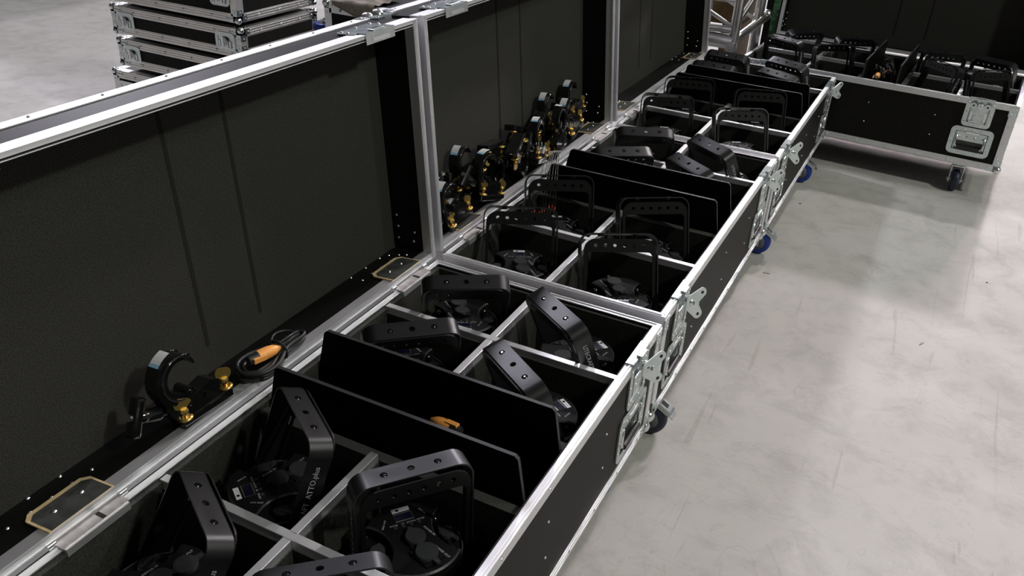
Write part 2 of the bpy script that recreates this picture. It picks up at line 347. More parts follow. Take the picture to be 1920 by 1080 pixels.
def build_case():
    root = empty('flight_case')
    # laminate shell (body sits inside the edging by 1 mm)
    s_ = MB(); t = .009; e = .0015; z0, z1 = HB + e, ZR - .003
    s_.box(e, t + e, e, L - e, z0, z1, LAM); 
    def frow(za, zb, half):
        ys = [e] + [v for c_ in (.145, L - .145) for v in (c_ - half, c_ + half)] + [L - e] if half else [e, L - e]
        for q_ in range(0, len(ys), 2): s_.box(W - t - e, W - e, ys[q_], ys[q_ + 1], za, zb, LAM)
    frow(z0, .200, 0); frow(.200, .284, .065); frow(.284, .328, 0); frow(.328, .420, .038); frow(.420, z1, 0)
    s_.box(t, W - t, e, t + e, z0, z1, LAM); s_.box(t, W - t, L - t - e, L - e, z0, z1, LAM)
    s_.box(t, W - t, t, L - t, z0, z0 + .010, LAM)
    for y in (.31, .62, .905):
        for z in (.33, .24): s_.rivet((W - e, y, z), (1, 0, 0), .003)
    s_.build('laminate_shell', root)
    # foam lining: walls + floor
    s_ = MB(); g = .0105; th = .012; zt = ZR - .010; zb = .147
    s_.box(g, g + th, g, L - g, zb, zt, FOAM); s_.box(W - g - th, W - g, g, L - g, zb, zt, FOAM)
    s_.box(g + th, W - g - th, g, g + th, zb, zt, FOAM); s_.box(g + th, W - g - th, L - g - th, L - g, zb, zt, FOAM)
    s_.box(g, W - g, g, L - g, zb - .002, zb + .003, FOAM)
    k = zt; t2 = .001
    s_.box(g, g + th, g, L - g, k, k + t2, FOAMC); s_.box(W - g - th, W - g, g, L - g, k, k + t2, FOAMC)
    s_.box(g + th, W - g - th, g, g + th, k, k + t2, FOAMC); s_.box(g + th, W - g - th, L - g - th, L - g, k, k + t2, FOAMC)
    s_.build('foam_lining', root)
    # rim: top face 13 mm + outer flange
    s_ = MB(); a = .016; fl = .026
    for (x0, x1, y0, y1) in ((0, a, 0, L), (W - a, W, 0, L), (a, W - a, 0, a), (a, W - a, L - a, L)): s_.box(x0, x1, y0, y1, ZR - .003, ZR, ALU)
    s_.box(W - .003, W + .0005, 0, L, ZR - fl, ZR - .001, ALU); s_.box(-.0005, .003, 0, L, ZR - fl, ZR - .001, ALU)
    s_.box(0, W, -.0005, .003, ZR - fl, ZR - .001, ALU); s_.box(0, W, L - .003, L + .0005, ZR - fl, ZR - .001, ALU)
    for (x0, x1, y0, y1) in ((.004, .007, .01, L - .01), (W - .0075, W - .0045, .01, L - .01), (.01, W - .01, .0045, .0075), (.01, W - .01, L - .0075, L - .0045)): s_.box(x0, x1, y0, y1, ZR, ZR + .0022, ALU)
    for k in range(7): s_.rivet((W + .0005, .06 + k * .183, ZR - .014), (1, 0, 0), .003)
    s_.box(.0002, .0032, .004, L - .004, ZR, ZR + .0012, GROOVE)
    s_.build('aluminium_rim', root, .0008)
    # bottom and corner edging
    s_ = MB(); e2 = .0012; wd = .028
    s_.box(W - .004, W + e2, 0, L, HB - e2, HB + wd, ALU); s_.box(-e2, .004, 0, L, HB - e2, HB + wd, ALU)
    s_.box(0, W, -e2, .004, HB - e2, HB + wd, ALU); s_.box(0, W, L - .004, L + e2, HB - e2, HB + wd, ALU)
    s_.box(W - wd, W, 0, L, HB - e2, HB + .001, ALU); s_.box(0, wd, 0, L, HB - e2, HB + .001, ALU); s_.box(0, W, 0, wd, HB - e2, HB + .001, ALU); s_.box(0, W, L - wd, L, HB - e2, HB + .001, ALU)
    for z in (.006, .018):
        s_.box(W, W + .0026, .0, L, HB + z, HB + z + .004, ALU); s_.box(-.0026, 0, 0, L, HB + z, HB + z + .004, ALU)
        s_.box(0, W, -.0026, 0, HB + z, HB + z + .004, ALU); s_.box(0, W, L, L + .0026, HB + z, HB + z + .004, ALU)
    for k in range(9): s_.rivet((W + .0012, .07 + k * .134, HB + .014), (1, 0, 0), .004); s_.rivet((-.0012, .07 + k * .134, HB + .014), (-1, 0, 0), .004)
    for k in range(4): s_.rivet((.09 + k * .14, -.0012, HB + .014), (0, -1, 0), .004); s_.rivet((.09 + k * .14, L + .0012, HB + .014), (0, 1, 0), .004)
    for (x, y, sx, sy) in ((0, 0, -1, -1), (W, 0, 1, -1), (0, L, -1, 1), (W, L, 1, 1)):
        s_.box(x + sx * .0016, x - sx * .003, y, y - sy * .030, HB + .02, ZR - .024, ALU); s_.box(x, x - sx * .030, y + sy * .0016, y - sy * .003, HB + .02, ZR - .024, ALU)
        for z in (.19, .26, .335, .385): s_.rivet((x + sx * .0016, y - sy * .018, z), (sx, 0, 0), .0035); s_.rivet((x - sx * .018, y + sy * .0016, z), (0, sy, 0), .0035)
        s_.box(x + sx * .0030, x - sx * .002, y + sy * .0016, y - sy * .034, ZR - .05, ZR - .008, ZINC)
        for q in ((.010, .016), (.024, .016), (.010, .036), (.024, .036)): s_.rivet((x + sx * .003, y - sy * q[0], ZR - q[1]), (sx, 0, 0), .003)
    s_.build('aluminium_edging', root, .0006)
    for (x, y, sx, sy) in ((0, 0, -1, -1), (W, 0, 1, -1), (0, L, -1, 1), (W, L, 1, 1)):
        b = MB(); ball(b, (x, y, HB), (sx, sy, -1)); b.build('ball_corner', root)
    # dividers with aluminium caps
    def divider(horizontal, c, a0, a1, cap=True):
        d = MB(); th = .0215; zb, zt = .150, ZR - .021
        if horizontal: d.box(a0, a1, c - th / 2, c + th / 2, zb, zt, FOAM); d.box(a0, a1, c - th / 2, c + th / 2, zt, zt + .001, FOAMC)
        else: d.box(c - th / 2, c + th / 2, a0, a1, zb, zt, FOAM); d.box(c - th / 2, c + th / 2, a0, a1, zt, zt + .001, FOAMC)
        o = d.build('foam_divider', root)
        if cap:
            d = MB(); ct = .016
            if horizontal: d.box(a0 - .006, a1 + .006, c - ct / 2, c + ct / 2, zt - .004, ZR - .004, ALU)
            else: d.box(c - ct / 2, c + ct / 2, a0 - .006, a1 + .002, zt - .004, ZR - .004, ALU)
            d.build('divider_cap', o, .001)
    q = .0235
    divider(True, CA, q, W - q); divider(True, CB, q, W - q)
    divider(False, DM, q, CA - .011); divider(False, DM, CA + .011, S0 - .036)
    divider(False, DM, S1 + .036, CB - .011); divider(False, DM, CB + .011, L - q)
    divider(True, S0 - .022, q, W - q, False); divider(True, S1 + .022, q, W - q, False)
    for y in (S0, S1):
        b = MB(); zt = ZR + .077; c = .006
        pts = [(q + .002, .155), (W - q - .002, .155), (W - q - .002, ZR - .02), (.558, zt - c), (.551, zt), (.052, zt), (.045, zt - c), (q + .002, ZR - .02)]
        b.prism(pts, -.004, .004, PANEL, T(0, y, 0) @ RX(90)); ob = b.build('divider_board', root, .0008); ob.data.materials.append(PEDGE)
        for p_ in ob.data.polygons:
            if abs(p_.normal.y) < .5: p_.material_index = 1
    # latches and handles on the front face (x = W)
    MF = Matrix(((0, 0, 1, 0), (1, 0, 0, 0), (0, 1, 0, 0), (0, 0, 0, 1)))       # dish x -> +y, y -> +z, z -> +x
    for y in (.145, L - .145):
        d = latch_dish(); o = d.build('butterfly_latch', root); o.matrix_local = T(W + .0005, y, ZR - .058) @ MF
        h = MB(); h.box(-.017, .017, .030, .066, .006, .009, ZINC); h.box(-.017, .017, .063, .066, -.004, .009, ZINC); h.lathe([(.014, 0), (.014, .016), (.011, .020)], CHROME, T(0, .034, .006), 16); h.lathe([(.006, .020), (.006, .026)], ZINC, T(0, .034, .006), 8)
        for x in (-.012, .012): h.rivet((x, .052, .009), (0, 0, 1), .003)
        h.build('latch_hook', o)
        wg = wing().build('latch_wing', o); wg.matrix_local = T(.000, .034, .030) @ RZ(-8) @ RY(-38)
        g = MB(); g.box(-.05, .05, .054, .062, -.017, .0012, ZINC); gg = g.build('rim_notch', o)
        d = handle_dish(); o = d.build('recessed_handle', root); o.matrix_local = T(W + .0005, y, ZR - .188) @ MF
        handle_grip().build('handle_grip', o)
    # pale hinge plates over the back rim
    for y in (.163, L - .125):
        h = MB(); h.box(-.004, .020, y - .062, y + .062, ZR + .0016, ZR + .0042, HINGE); h.box(.0005, .019, y + .012, y + .019, ZR + .0042, ZR + .0050, GROOVE)
        h.cyl((-.001, y - .074, ZR + .006), (-.001, y - .060, ZR + .006), .006, CHROME); h.cyl((-.001, y + .060, ZR + .006), (-.001, y + .074, ZR + .006), .006, CHROME)
        h.box(.014, .024, y - .060, y + .060, ZR - .012, ZR + .0016, ALU)
        h.build('hinge_plate', root)
    # casters
    for (x, y, rz, br) in ((.548, .125, 0, True), (.545, L - .150, 180, False), (.055, .125, 180, False), (.055, L - .150, 180, False)):
        cs, wh, pd = caster(br, BLUE); o = cs.build('caster', root); o.location = (x, y, 0); o.rotation_euler = (0, 0, R(rz))
        wh.build('caster_wheel', o)
        if pd: pd.build('brake_pedal', o)
    # ---------------- lid (own frame: origin on the hinge line, -x = depth, z = up)
    ld = MB(); t = .009; e = .0012; z0 = .006
    ld.box(-LD + e, -LD + t, e, L - e, z0 + e, LH - e, LAM)
    ld.box(-LD + t, -.003, e, t, z0 + e, LH - e, LAM); ld.box(-LD + t, -.003, L - t, L - e, z0 + e, LH - e, LAM)
    ld.box(-LD + t, -.003, t, L - t, z0 + e, z0 + t, LEDGE); ld.box(-LD + t, -.003, t, L - t, LH - t, LH - e, LAM)
    # black inner end walls
    ld.box(-LD + t, -.003, t, t + .001, z0 + t, LH - t, LEDGE); ld.box(-LD + t, -.003, L - t - .001, L - t, z0 + t, LH - t, LEDGE)
    # rivets showing on the bottom ledge near hinges and in the corners
    def lr(x, y): ld.rivet((x, y, z0 + t), (0, 0, 1), .0038)
    for yc in (.163, L - .125):
        for k in range(5): lr(-.078, yc - .078 + k * .039)
        for k in range(3): lr(-.112, yc - .078 + k * .06)
    for yc, sg in ((t, 1), (L - t, -1)):
        for (h, d) in ((.035, .055), (.06, .05), (.038, .10), (.07, .098), (.10, .1)): ld.rivet((-d, yc + sg * .001, z0 + h), (0, sg, 0), .0038)
        for (y_, d) in ((.03, .06), (.05, .10)): lr(-d, yc + sg * y_)
    lid = ld.build('lid', root); lid.location = (-.003, 0, ZR + .003); lid.rotation_euler = (0, -LT, 0)
    fm = MB(); fm.box(-LD + t, -LD + t + .012, t + .001, L - t - .001, z0 + t, LH - t, FOAM)
    xf = -LD + t + .012
    fm.build('lid_foam', lid)
    gr = MB()
    for y in (S0, S1):   # pressed grooves where the slot boards bear on the foam
        gr.prism([(y - .0045 + .0045 * math.cos(R(a)) + .0045, .075 + .0045 * math.sin(R(a))) for a in range(180, 361, 30)] + [(y + .0045, LH - .020), (y - .0045, LH - .020)], 0, .0006, FOAMG, T(xf, 0, 0) @ Matrix(((0, 0, 1, 0), (1, 0, 0, 0), (0, 1, 0, 0), (0, 0, 0, 1))))
    gr.build('foam_groove', lid)
    rm = MB(); fi, fo, q = .026, .037, .0015
    # outer flanges, front faces, inner flanges of the rim profile
    rm.box(-fo, .001, -q, q, z0 - q, LH + q, ALU); rm.box(-fo, .001, L - q, L + q, z0 - q, LH + q, ALU)
    rm.box(-fo, .001, 0, L, LH - q, LH + q, ALU); rm.box(-fo, .001, 0, L, z0 - q, z0 + q, ALU)
    rm.box(-.004, 0, 0, .014, z0, LH, ALU); rm.box(-.004, 0, L - .014, L, z0, LH, ALU); rm.box(-.004, 0, 0, L, z0, z0 + .014, ALU); rm.box(-.004, 0, 0, L, LH - .0065, LH, ALU); rm.box(-.0132, -.0120, .001, L - .001, LH + q, LH + q + .0004, GROOVE)
    for (a0, a1) in ((.003, .0045), (.009, .0105)):
        rm.box(-.001, .0022, a0, a1, z0, LH, ALU); rm.box(-.001, .0022, L - a1, L - a0, z0, LH, ALU)
    rm.box(-fi, 0, .0105, .0120, z0 + .010, LH - .010, ALU); rm.box(-fi, 0, L - .0120, L - .0105, z0 + .010, LH - .010, ALU)
    rm.box(-fi - .004, 0, .010, L - .010, z0 + .0095, z0 + .0115, ALU); rm.box(-fi, 0, .010, L - .010, LH - .0115, LH - .010, ALU)
    rm.box(-.012, .003, 0, L, LH + q, LH + q + .0012, ALU)
    rm.build('lid_rim', lid, .0008)
    ed = MB(); wd = .028
    ed.box(-LD - q, -LD + wd, 0, L, LH - q, LH + q, ALU); ed.box(-LD - q, -LD + .001, 0, L, LH - wd, LH + q, ALU)
    ed.box(-LD - q, -LD + wd, 0, L, z0 - q, z0 + q, ALU); ed.box(-LD - q, -LD + .001, 0, L, z0, z0 + wd, ALU)
    for y, sg in ((0, 1), (L, -1)):
        ed.box(-LD - q, -LD + wd, y - sg * q, y + sg * q, z0, LH, ALU); ed.box(-LD - q, -LD + .001, y, y + sg * wd, z0, LH, ALU)
    for k in range(9): ed.rivet((-LD + .014, .07 + k * .134, LH + q), (0, 0, 1), .004, ALU); ed.rivet((-LD - q, .07 + k * .134, LH - .014), (-1, 0, 0), .004, ALU)
    ed.build('lid_edging', lid, .0008)
    for (y, sy) in ((0, -1), (L, 1)):
        for (z, sz) in ((z0, -1), (LH, 1)): b = MB(); ball(b, (-LD, y, z), (-1, sy, sz), material=CHROME); b.build('ball_corner', lid)
    for y in (.145, L - .145):      # catches on the top edge of the open lid, the rim is cut away round them
        c = MB(); Z = LH + q
        c.prism([(-.060, -.010), (-.060, -.004), (-.043, .026), (.043, .026), (.060, -.004), (.060, -.010)], 0, 0.001, GROOVE, T(0, y, Z - .0005) @ Matrix(((0, -1, 0, -.03), (1, 0, 0, 0), (0, 0, 1, 0), (0, 0, 0, 1))))
        c.prism(rrect(.125, .052, .014), 0, .0022, ZINC, T(-.044, y, Z) @ RZ(90))
        c.box(-.020, .004, y - .052, y + .052, Z + .0022, Z + .0032, ZINC)
        c.box(.0015, .0035, y - .052, y + .052, Z - .020, Z + .003, ZINC)
        c.box(-.014, .001, y - .022, y + .022, Z + .003, Z + .007, ZINC, ch=.001); c.box(-.012, -.004, y - .015, y + .012, Z + .007, Z + .0074, GROOVE)
        c.box(.0035, .0050, y - .030, y + .030, Z - .016, Z - .008, CHROME)
        for (dx, dy) in ((-.060, -.05), (-.060, .05), (-.060, 0), (-.040, -.055), (-.040, .055)): c.rivet((dx, y + dy, Z + .0022), (0, 0, 1), .0042)
        c.build('latch_catch', lid)
    for y in (.163, L - .125):      # hinge cut-outs in the ledge: plywood edge round a dark plate
        c = MB(); Mz = T(-.036, y, z0 + .0119)
        pts = [(.034, -.060), (.034, .060), (-.022, .060), (-.034, .048), (-.034, -.048), (-.022, -.060)]
        c.prism(pts, 0, .0032, PLY, Mz)
        c.prism([(x * .86 + .0048, yy * .925) for x, yy in pts], .0032, .0040, HPL, Mz)
        for dy in (-.025, .025): c.rivet((-.036, y + dy, z0 + .0159), (0, 0, 1), .0045); c.box(-.052, -.048, y + dy - .010, y + dy + .004, z0 + .0158, z0 + .0162, RUBBER)
        c.build('hinge_cutout', lid)
    return root
PEDGE = mat('grey_board_edge', (.028, .028, .029), .6, spec=.3)  # lighter grey than the board faces
PANEL = noise_mix(mat('black_board', (.0015, .0015, .0015), .7, spec=.06), (.0012, .0012, .0012), (.0018, .0018, .0018), 40)
LEDGE = mat('black_inner_laminate', (.0045, .0045, .0045), .35, spec=.3)
FOAMG = mat('pressed_foam', (.016, .016, .0145), .9, spec=.1)
HPL = noise_mix(mat('hinge_backing_and_recess_shade', (.045, .047, .046), .5), (.035, .037, .036), (.06, .062, .06), 50)

C1 = build_case()
C1.location = (0, -L, 0)
cases = [C1]
for k, (loc, rz) in enumerate(((( -.003, .034, 0), 0), ((0, 1.279, 0), -.0042), (None, 0))):
    c = copy_tree(C1)
    if loc is None:
        x4, y4, a4 = .146, 2.585, -.0684
        c.location = (x4 - W * math.sin(a4), y4 + W * math.cos(a4), 0); c.rotation_euler = (0, 0, -PI / 2 + a4)
    else: c.location = loc; c.rotation_euler = (0, 0, rz)
    cases.append(c)
labs = ['nearest open black flight case, its lid holding one hook clamp and a coiled cable',
        'middle open black flight case of the row, its lid holding a heap of hook clamps',
        'third open black flight case of the straight row, its lid empty',
        'open black flight case standing crosswise at the far end on the right']
for c, lb in zip(cases, labs): tag(c, lb, 'flight case', 'open flight cases full of stage lights')
def child(o, name): return [c for c in kids(o) if c.name.split('.')[0] == name]
# brake caster of the third case stands near its far end too; the crosswise case has its own swivel angles
cs3 = child(cases[2], 'caster')
cs3[1].location = (.548, .965, 0); cs3[1].rotation_euler = (0, 0, 0)
p0 = [c for c in kids(child(cases[2], 'caster')[0]) if c.name.startswith('brake_pedal')][0]
pc = p0.copy(); COL.objects.link(pc); pc.parent = cs3[1]; KIDS[cs3[1].name].append(pc)
cs4 = child(cases[3], 'caster'); cs4[1].location = (.545, L - .160, 0); cs4[1].rotation_euler = (0, 0, R(6))
cs4[0].location = (.52, .12, 0); cs4[0].rotation_euler = (0, 0, R(170))
for ci, spec in ((0, ((0, -5), (1, 12))), (1, ((0, 0), (1, 8))), (2, ((0, 4), (1, 25))), (3, ((0, 0), (1, 0)))):
    ls = child(cases[ci], 'butterfly_latch')
    for k, d in spec:
        wg = [c for c in kids(ls[k]) if c.name.startswith('latch_wing')][0]
        wg.matrix_local = (T(.000, .034, .030) @ RZ(d - 14) @ RY(-38)) if ci < 3 else (T(0, .018, .020) @ RZ(90))

for cst in (cs4[1], child(cases[1], 'caster')[0]):       # two dark tyres; the middle case's tone is partly painted shadow
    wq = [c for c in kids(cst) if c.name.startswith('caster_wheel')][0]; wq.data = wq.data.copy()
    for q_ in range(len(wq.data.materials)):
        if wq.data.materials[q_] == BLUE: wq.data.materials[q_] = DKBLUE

# ------------------------------------------------------------------ stage light with double bracket
ZB = .151                                      # inner floor of a case
def bracket(hw, hy, wd, th, holes, hr, material):
    """U bracket in its own frame: pivot at the origin, bar at z=hy, strip width along y"""
    path = [(-hw, -.022), (-hw, hy - .028)]
    for k in range(1, 7): a = R(180 - 90 * k / 6); path.append((-hw + .028 + .028 * math.cos(a), hy - .028 + .028 * math.sin(a)))
    path += [(hw - .028, hy)]
    for k in range(1, 7): a = R(90 - 90 * k / 6); path.append((hw - .028 + .028 * math.cos(a), hy - .028 + .028 * math.sin(a)))
    path += [(hw, -.022)]
    inner = []
    for i, (x, z) in enumerate(path):
        a = path[max(i - 1, 0)]; b = path[min(i + 1, len(path) - 1)]; t = Vector((b[0] - a[0], b[1] - a[1])).normalized()
        inner.append((x + t.y * th, z - t.x * th))
    n = len(path); vs = []
    for (x, z), (xi, zi) in zip(path, inner): vs += [(x, -wd / 2, z), (x, wd / 2, z), (xi, wd / 2, zi), (xi, -wd / 2, zi)]
    fs = [(0, 1, 2, 3), tuple(4 * (n - 1) + k for k in (3, 2, 1, 0))]
    for i in range(n - 1):
        for k in range(4): fs.append((4 * i + k, 4 * (i + 1) + k, 4 * (i + 1) + (k + 1) % 4, 4 * i + (k + 1) % 4))
    mb = MB(); mb.add(vs, fs, material)
    o = mb.build('tmp'); bmx = bmesh.new(); bmx.from_mesh(o.data); bmesh.ops.recalc_face_normals(bmx, faces=bmx.faces); bmx.to_mesh(o.data); bmx.free()
    ct = MB()
    for (x, rr) in holes: ct.lathe([(rr, hy - .03), (rr, hy + .03)], material, T(x, 0, 0), 20, False)
    co = ct.build('cut'); bmx = bmesh.new(); bmx.from_mesh(co.data); bmesh.ops.remove_doubles(bmx, verts=bmx.verts, dist=1e-6); bmesh.ops.recalc_face_normals(bmx, faces=bmx.faces); bmx.to_mesh(co.data); bmx.free()
    md = o.modifiers.new('b', 'BOOLEAN'); md.operation = 'DIFFERENCE'; md.object = co; md.solver = 'EXACT'
    dg = bpy.context.evaluated_depsgraph_get(); dg.update(); me = bpy.data.meshes.new_from_object(o.evaluated_get(dg))
    bpy.data.objects.remove(o); bpy.data.objects.remove(co)
    for p in me.polygons: p.use_smooth = True
    me.set_sharp_from_angle(angle=R(28))
    return me
def build_light():
    root = empty('stage_light')
    h = MB()
    h.lathe([(.082, 0), (.087, .006), (.088, .034), (.081, .046), (.075, .052), (.074, .10), (.078, .165), (.084, .188), (.085, .204), (.083, .207)], BODY, I4, 48)
    for k in range(24):
        a = 2 * PI * k / 24; h.box(.070, .082, -.0015, .0015, .055, .160, BODY, RZ(math.degrees(a)))
    # rims round the two lower lobes
    for sgn in (-1, 1):
        pts = []
        for k in range(15):
            a = R(-62 + 124 * k / 14); pts.append((sgn * (.082 * math.cos(a)), .082 * math.sin(a), .209))
        h.tube(pts, .0016, RUBBER, n=6)
    h.build('housing', root)
    # raised back plate: disc minus two bites, chamfered
    def plate_outline(rad, bc, br, n=60):
        pts = []
        # right bite from top to bottom, then lower arc, left bite, upper arc
        # intersection of circle rad with bite circle centred (bc,0)
        x = (rad * rad - br * br + bc * bc) / (2 * bc); y = math.sqrt(max(rad * rad - x * x, 1e-9))
        a_top = math.atan2(y, x)
        b = math.atan2(y, x - bc)                 # angle on the bite circle (in its frame)
        for k in range(13): an = b + (2 * PI - 2 * b) * k / 12; pts.append((bc + br * math.cos(an), br * math.sin(an)))
        for k in range(1, 18): an = -a_top - (PI - 2 * a_top) * k / 18; pts.append((rad * math.cos(an), rad * math.sin(an)))
        for k in range(13): an = (PI + b) + (-2 * b) * 0 + (2 * PI - 2 * b) * k / 12; pts.append((-bc + br * math.cos(an), br * math.sin(an)))
        for k in range(1, 18): an = PI - a_top - (PI - 2 * a_top) * k / 18; pts.append((rad * math.cos(an), rad * math.sin(an)))
        return pts
    o1 = plate_outline(.0835, .100, .062); o2 = plate_outline(.0805, .100, .0645)
    p = MB(); n = len(o1)
    p.add([(x, y, .204) for x, y in o1] + [(x, y, .2275) for x, y in o1], [(i, (i + 1) % n, n + (i + 1) % n, n + i) for i in range(n)], BODY, smooth=True)
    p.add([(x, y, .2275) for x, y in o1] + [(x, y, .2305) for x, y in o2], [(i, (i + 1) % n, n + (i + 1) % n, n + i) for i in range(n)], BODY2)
    p.add([(x, y, .2305) for x, y in o2], [tuple(range(n))], BODY)
    p.build('back_plate', root)
    # power sockets under rubber caps
    def cap(parent, x, y, z, rad, rz, base):
        c = MB(); M = T(x, y, z) @ RZ(rz)
        c.box(-base, base, -base * 1.1, base * 1.1, 0, .004, BODY, M, ch=.002)
        c.lathe([(rad, .004), (rad, .009), (rad * .93, .0105)], RUBBER, M, 24)
        c.prism([(-.005, -rad * .8), (-.0035, -rad - .011), (.0035, -rad - .011), (.005, -rad * .8)], .004, .0085, RUBBER, M)
        c.prism([(-.012, rad * .6), (0, rad + .006), (.012, rad * .6)], .006, .0095, RUBBER, M)
        return c.build('socket_cap', parent)
    cap(root, .002, -.006, .2305, .0175, 10, .017); cap(root, .008, -.045, .2305, .0195, 20, .020)
    cap(root, -.060, .006, .207, .0130, -30, .013); cap(root, .062, .004, .207, .0130, 30, .013)
    for (x, y) in ((-.052, -.036), (.056, -.034), (.052, .040)):
        k = MB(); k.lathe([(.0085, .207), (.0095, .213), (.0085, .219), (.004, .2225)], GLOSS, T(x, y, 0), 16); k.build('gland_nut', root)
    d = MB(); d.box(-.0165, .0165, .040, .060, .2305, .2315, GROOVE); d.box(-.0135, .0135, .0425, .0575, .2315, .2319, LCD)
    for y in (.0405, .0585): d.box(-.016, .016, y, y + .0015, .2315, .2322, CHROME)
    for x in (-.021, -.007, .007, .021): d.lathe([(.0038, .2305), (.0036, .2325)], RUBBER, T(x, .030, 0), 12)
    d.build('display', root)
    st = MB(); st.box(-.0155, .0155, .0635, .0730, .2305, .2309, WHITE); st.lathe([(.003, .2309), (.003, .2311)], GROOVE, T(-.006, .0683, 0), 12); st.box(.001, .011, .0675, .0685, .2309, .2311, LETTER)
    st.build('label_sticker', root)
    t = MB(); z = .2306
    for (tx, x, y, rz, sz) in (('MODE', -.022, .0355, 0, .0048), ('UP', -.006, .0355, 0, .0048), ('DOWN', .009, .0355, 0, .0048), ('ENTER', .026, .036, 0, .0045), ('DMX IN', .034, .052, -68, .0048), ('DMX OUT', -.036, .044, 62, .0048),
                           ('', 0, 0, 0, 0), ('POWER IN', .030, .004, -68, .0058), ('POWER OUT', .034, -.048, -68, .0058)):
        if not tx: t.build('lettering', root); t = MB(); continue
        t.text(tx, sz, LETTER, T(x, y, z) @ RZ(rz), .0002)
    t.build('lettering', root)
    zp = .180
    me = bracket(.1005, .195, .041, .003, ((-.045, .0062), (0, .0062), (.045, .0062)), 0, PAINT)
    o = bpy.data.objects.new('bracket', me); COL.objects.link(o); o.parent = root; o.location = (0, 0, zp)
    for x in (-.045, .045):
        s_ = MB(); s_.lathe([(.0075, .1872), (.0075, .1918)], GLOSS, T(x, 0, 0), 14); s_.lathe([(.0062, .1905), (.0050, .1945), (.002, .196)], GLOSS, T(x, 0, 0), 12); s_.build('bracket_screw', o)
    s_ = MB(); s_.text('LITECRAFT  ATTO.plus', .0145, LETTER, T(.1006, 0, .080) @ Matrix(((0, 0, 1, 0), (0, 1, 0, 0), (-1, 0, 0, 0), (0, 0, 0, 1))), .0002, shear=.1); s_.build('bracket_lettering', o)
    s_ = MB(); s_.text('LITECRAFT  ATTO.plus', .0145, LETTER, T(-.1006, 0, .080) @ Matrix(((0, 0, -1, 0), (0, 1, 0, 0), (1, 0, 0, 0), (0, 0, 0, 1))), .0002, shear=.1)
    s_.build('bracket_lettering', o)
    # inner bracket: flat plate bent into a U whose bar stands on edge, six holes
    def uo(hw, top, rad, n=7):
        pts = [(-hw, -.020)]
        for k in range(n + 1): a = R(180 - 90 * k / n); pts.append((-hw + rad + rad * math.cos(a), top - rad + rad * math.sin(a)))
        for k in range(n + 1): a = R(90 - 90 * k / n); pts.append((hw - rad + rad * math.cos(a), top - rad + rad * math.sin(a)))
        return pts + [(hw, -.020)]
    oo = uo(.0925, .190, .030); ii = uo(.0845, .156, .012)
    n = len(oo); vs = [(x, y, z) for y in (-.0015, .0015) for (x, z) in oo + ii]
    fs = []
    for i in range(n - 1): fs += [(i, i + 1, n + i + 1, n + i), (2 * n + i, 3 * n + i, 3 * n + i + 1, 2 * n + i + 1), (i, 2 * n + i, 2 * n + i + 1, i + 1), (n + i, n + i + 1, 3 * n + i + 1, 3 * n + i)]
    fs += [(0, n, 3 * n, 2 * n), (n - 1, 3 * n - 1, 4 * n - 1, 2 * n - 1)]
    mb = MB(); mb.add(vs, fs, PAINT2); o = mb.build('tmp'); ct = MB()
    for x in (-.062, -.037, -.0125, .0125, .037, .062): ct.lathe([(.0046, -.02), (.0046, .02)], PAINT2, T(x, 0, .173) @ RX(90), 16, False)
    co = ct.build('cut')
    for q_ in (o, co): bmx = bmesh.new(); bmx.from_mesh(q_.data); bmesh.ops.remove_doubles(bmx, verts=bmx.verts, dist=1e-6); bmesh.ops.recalc_face_normals(bmx, faces=bmx.faces); bmx.to_mesh(q_.data); bmx.free()
    md = o.modifiers.new('b', 'BOOLEAN'); md.operation = 'DIFFERENCE'; md.object = co; md.solver = 'EXACT'
    dg = bpy.context.evaluated_depsgraph_get(); dg.update(); me = bpy.data.meshes.new_from_object(o.evaluated_get(dg)); bpy.data.objects.remove(o); bpy.data.objects.remove(co)
    for p_ in me.polygons: p_.use_smooth = False
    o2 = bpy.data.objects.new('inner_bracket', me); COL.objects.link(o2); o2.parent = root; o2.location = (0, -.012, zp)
    for sg in (-1, 1):
        kb = MB(); kb.lathe([(.006, 0), (.006, .016)], GLOSS, T(sg * .088, 0, zp) @ RY(90 * sg), 12)
        kb.lathe([(.016, .0150), (.018, .018), (.018, .028), (.014, .031)], BODY, T(sg * .088, 0, zp) @ RY(90 * sg), 16)
        kb.cyl((sg * .070, 0, zp), (sg * .090, 0, zp), .012, BODY); kb.build('pivot_knob', root)
    return root
BODY2 = mat('housing_edge_highlight', (.03, .03, .032), .4)  # paler tone on the chamfer paints the thin edge highlight
CHROMED = mat('dark_chrome', (.35, .35, .37), .2, 1)
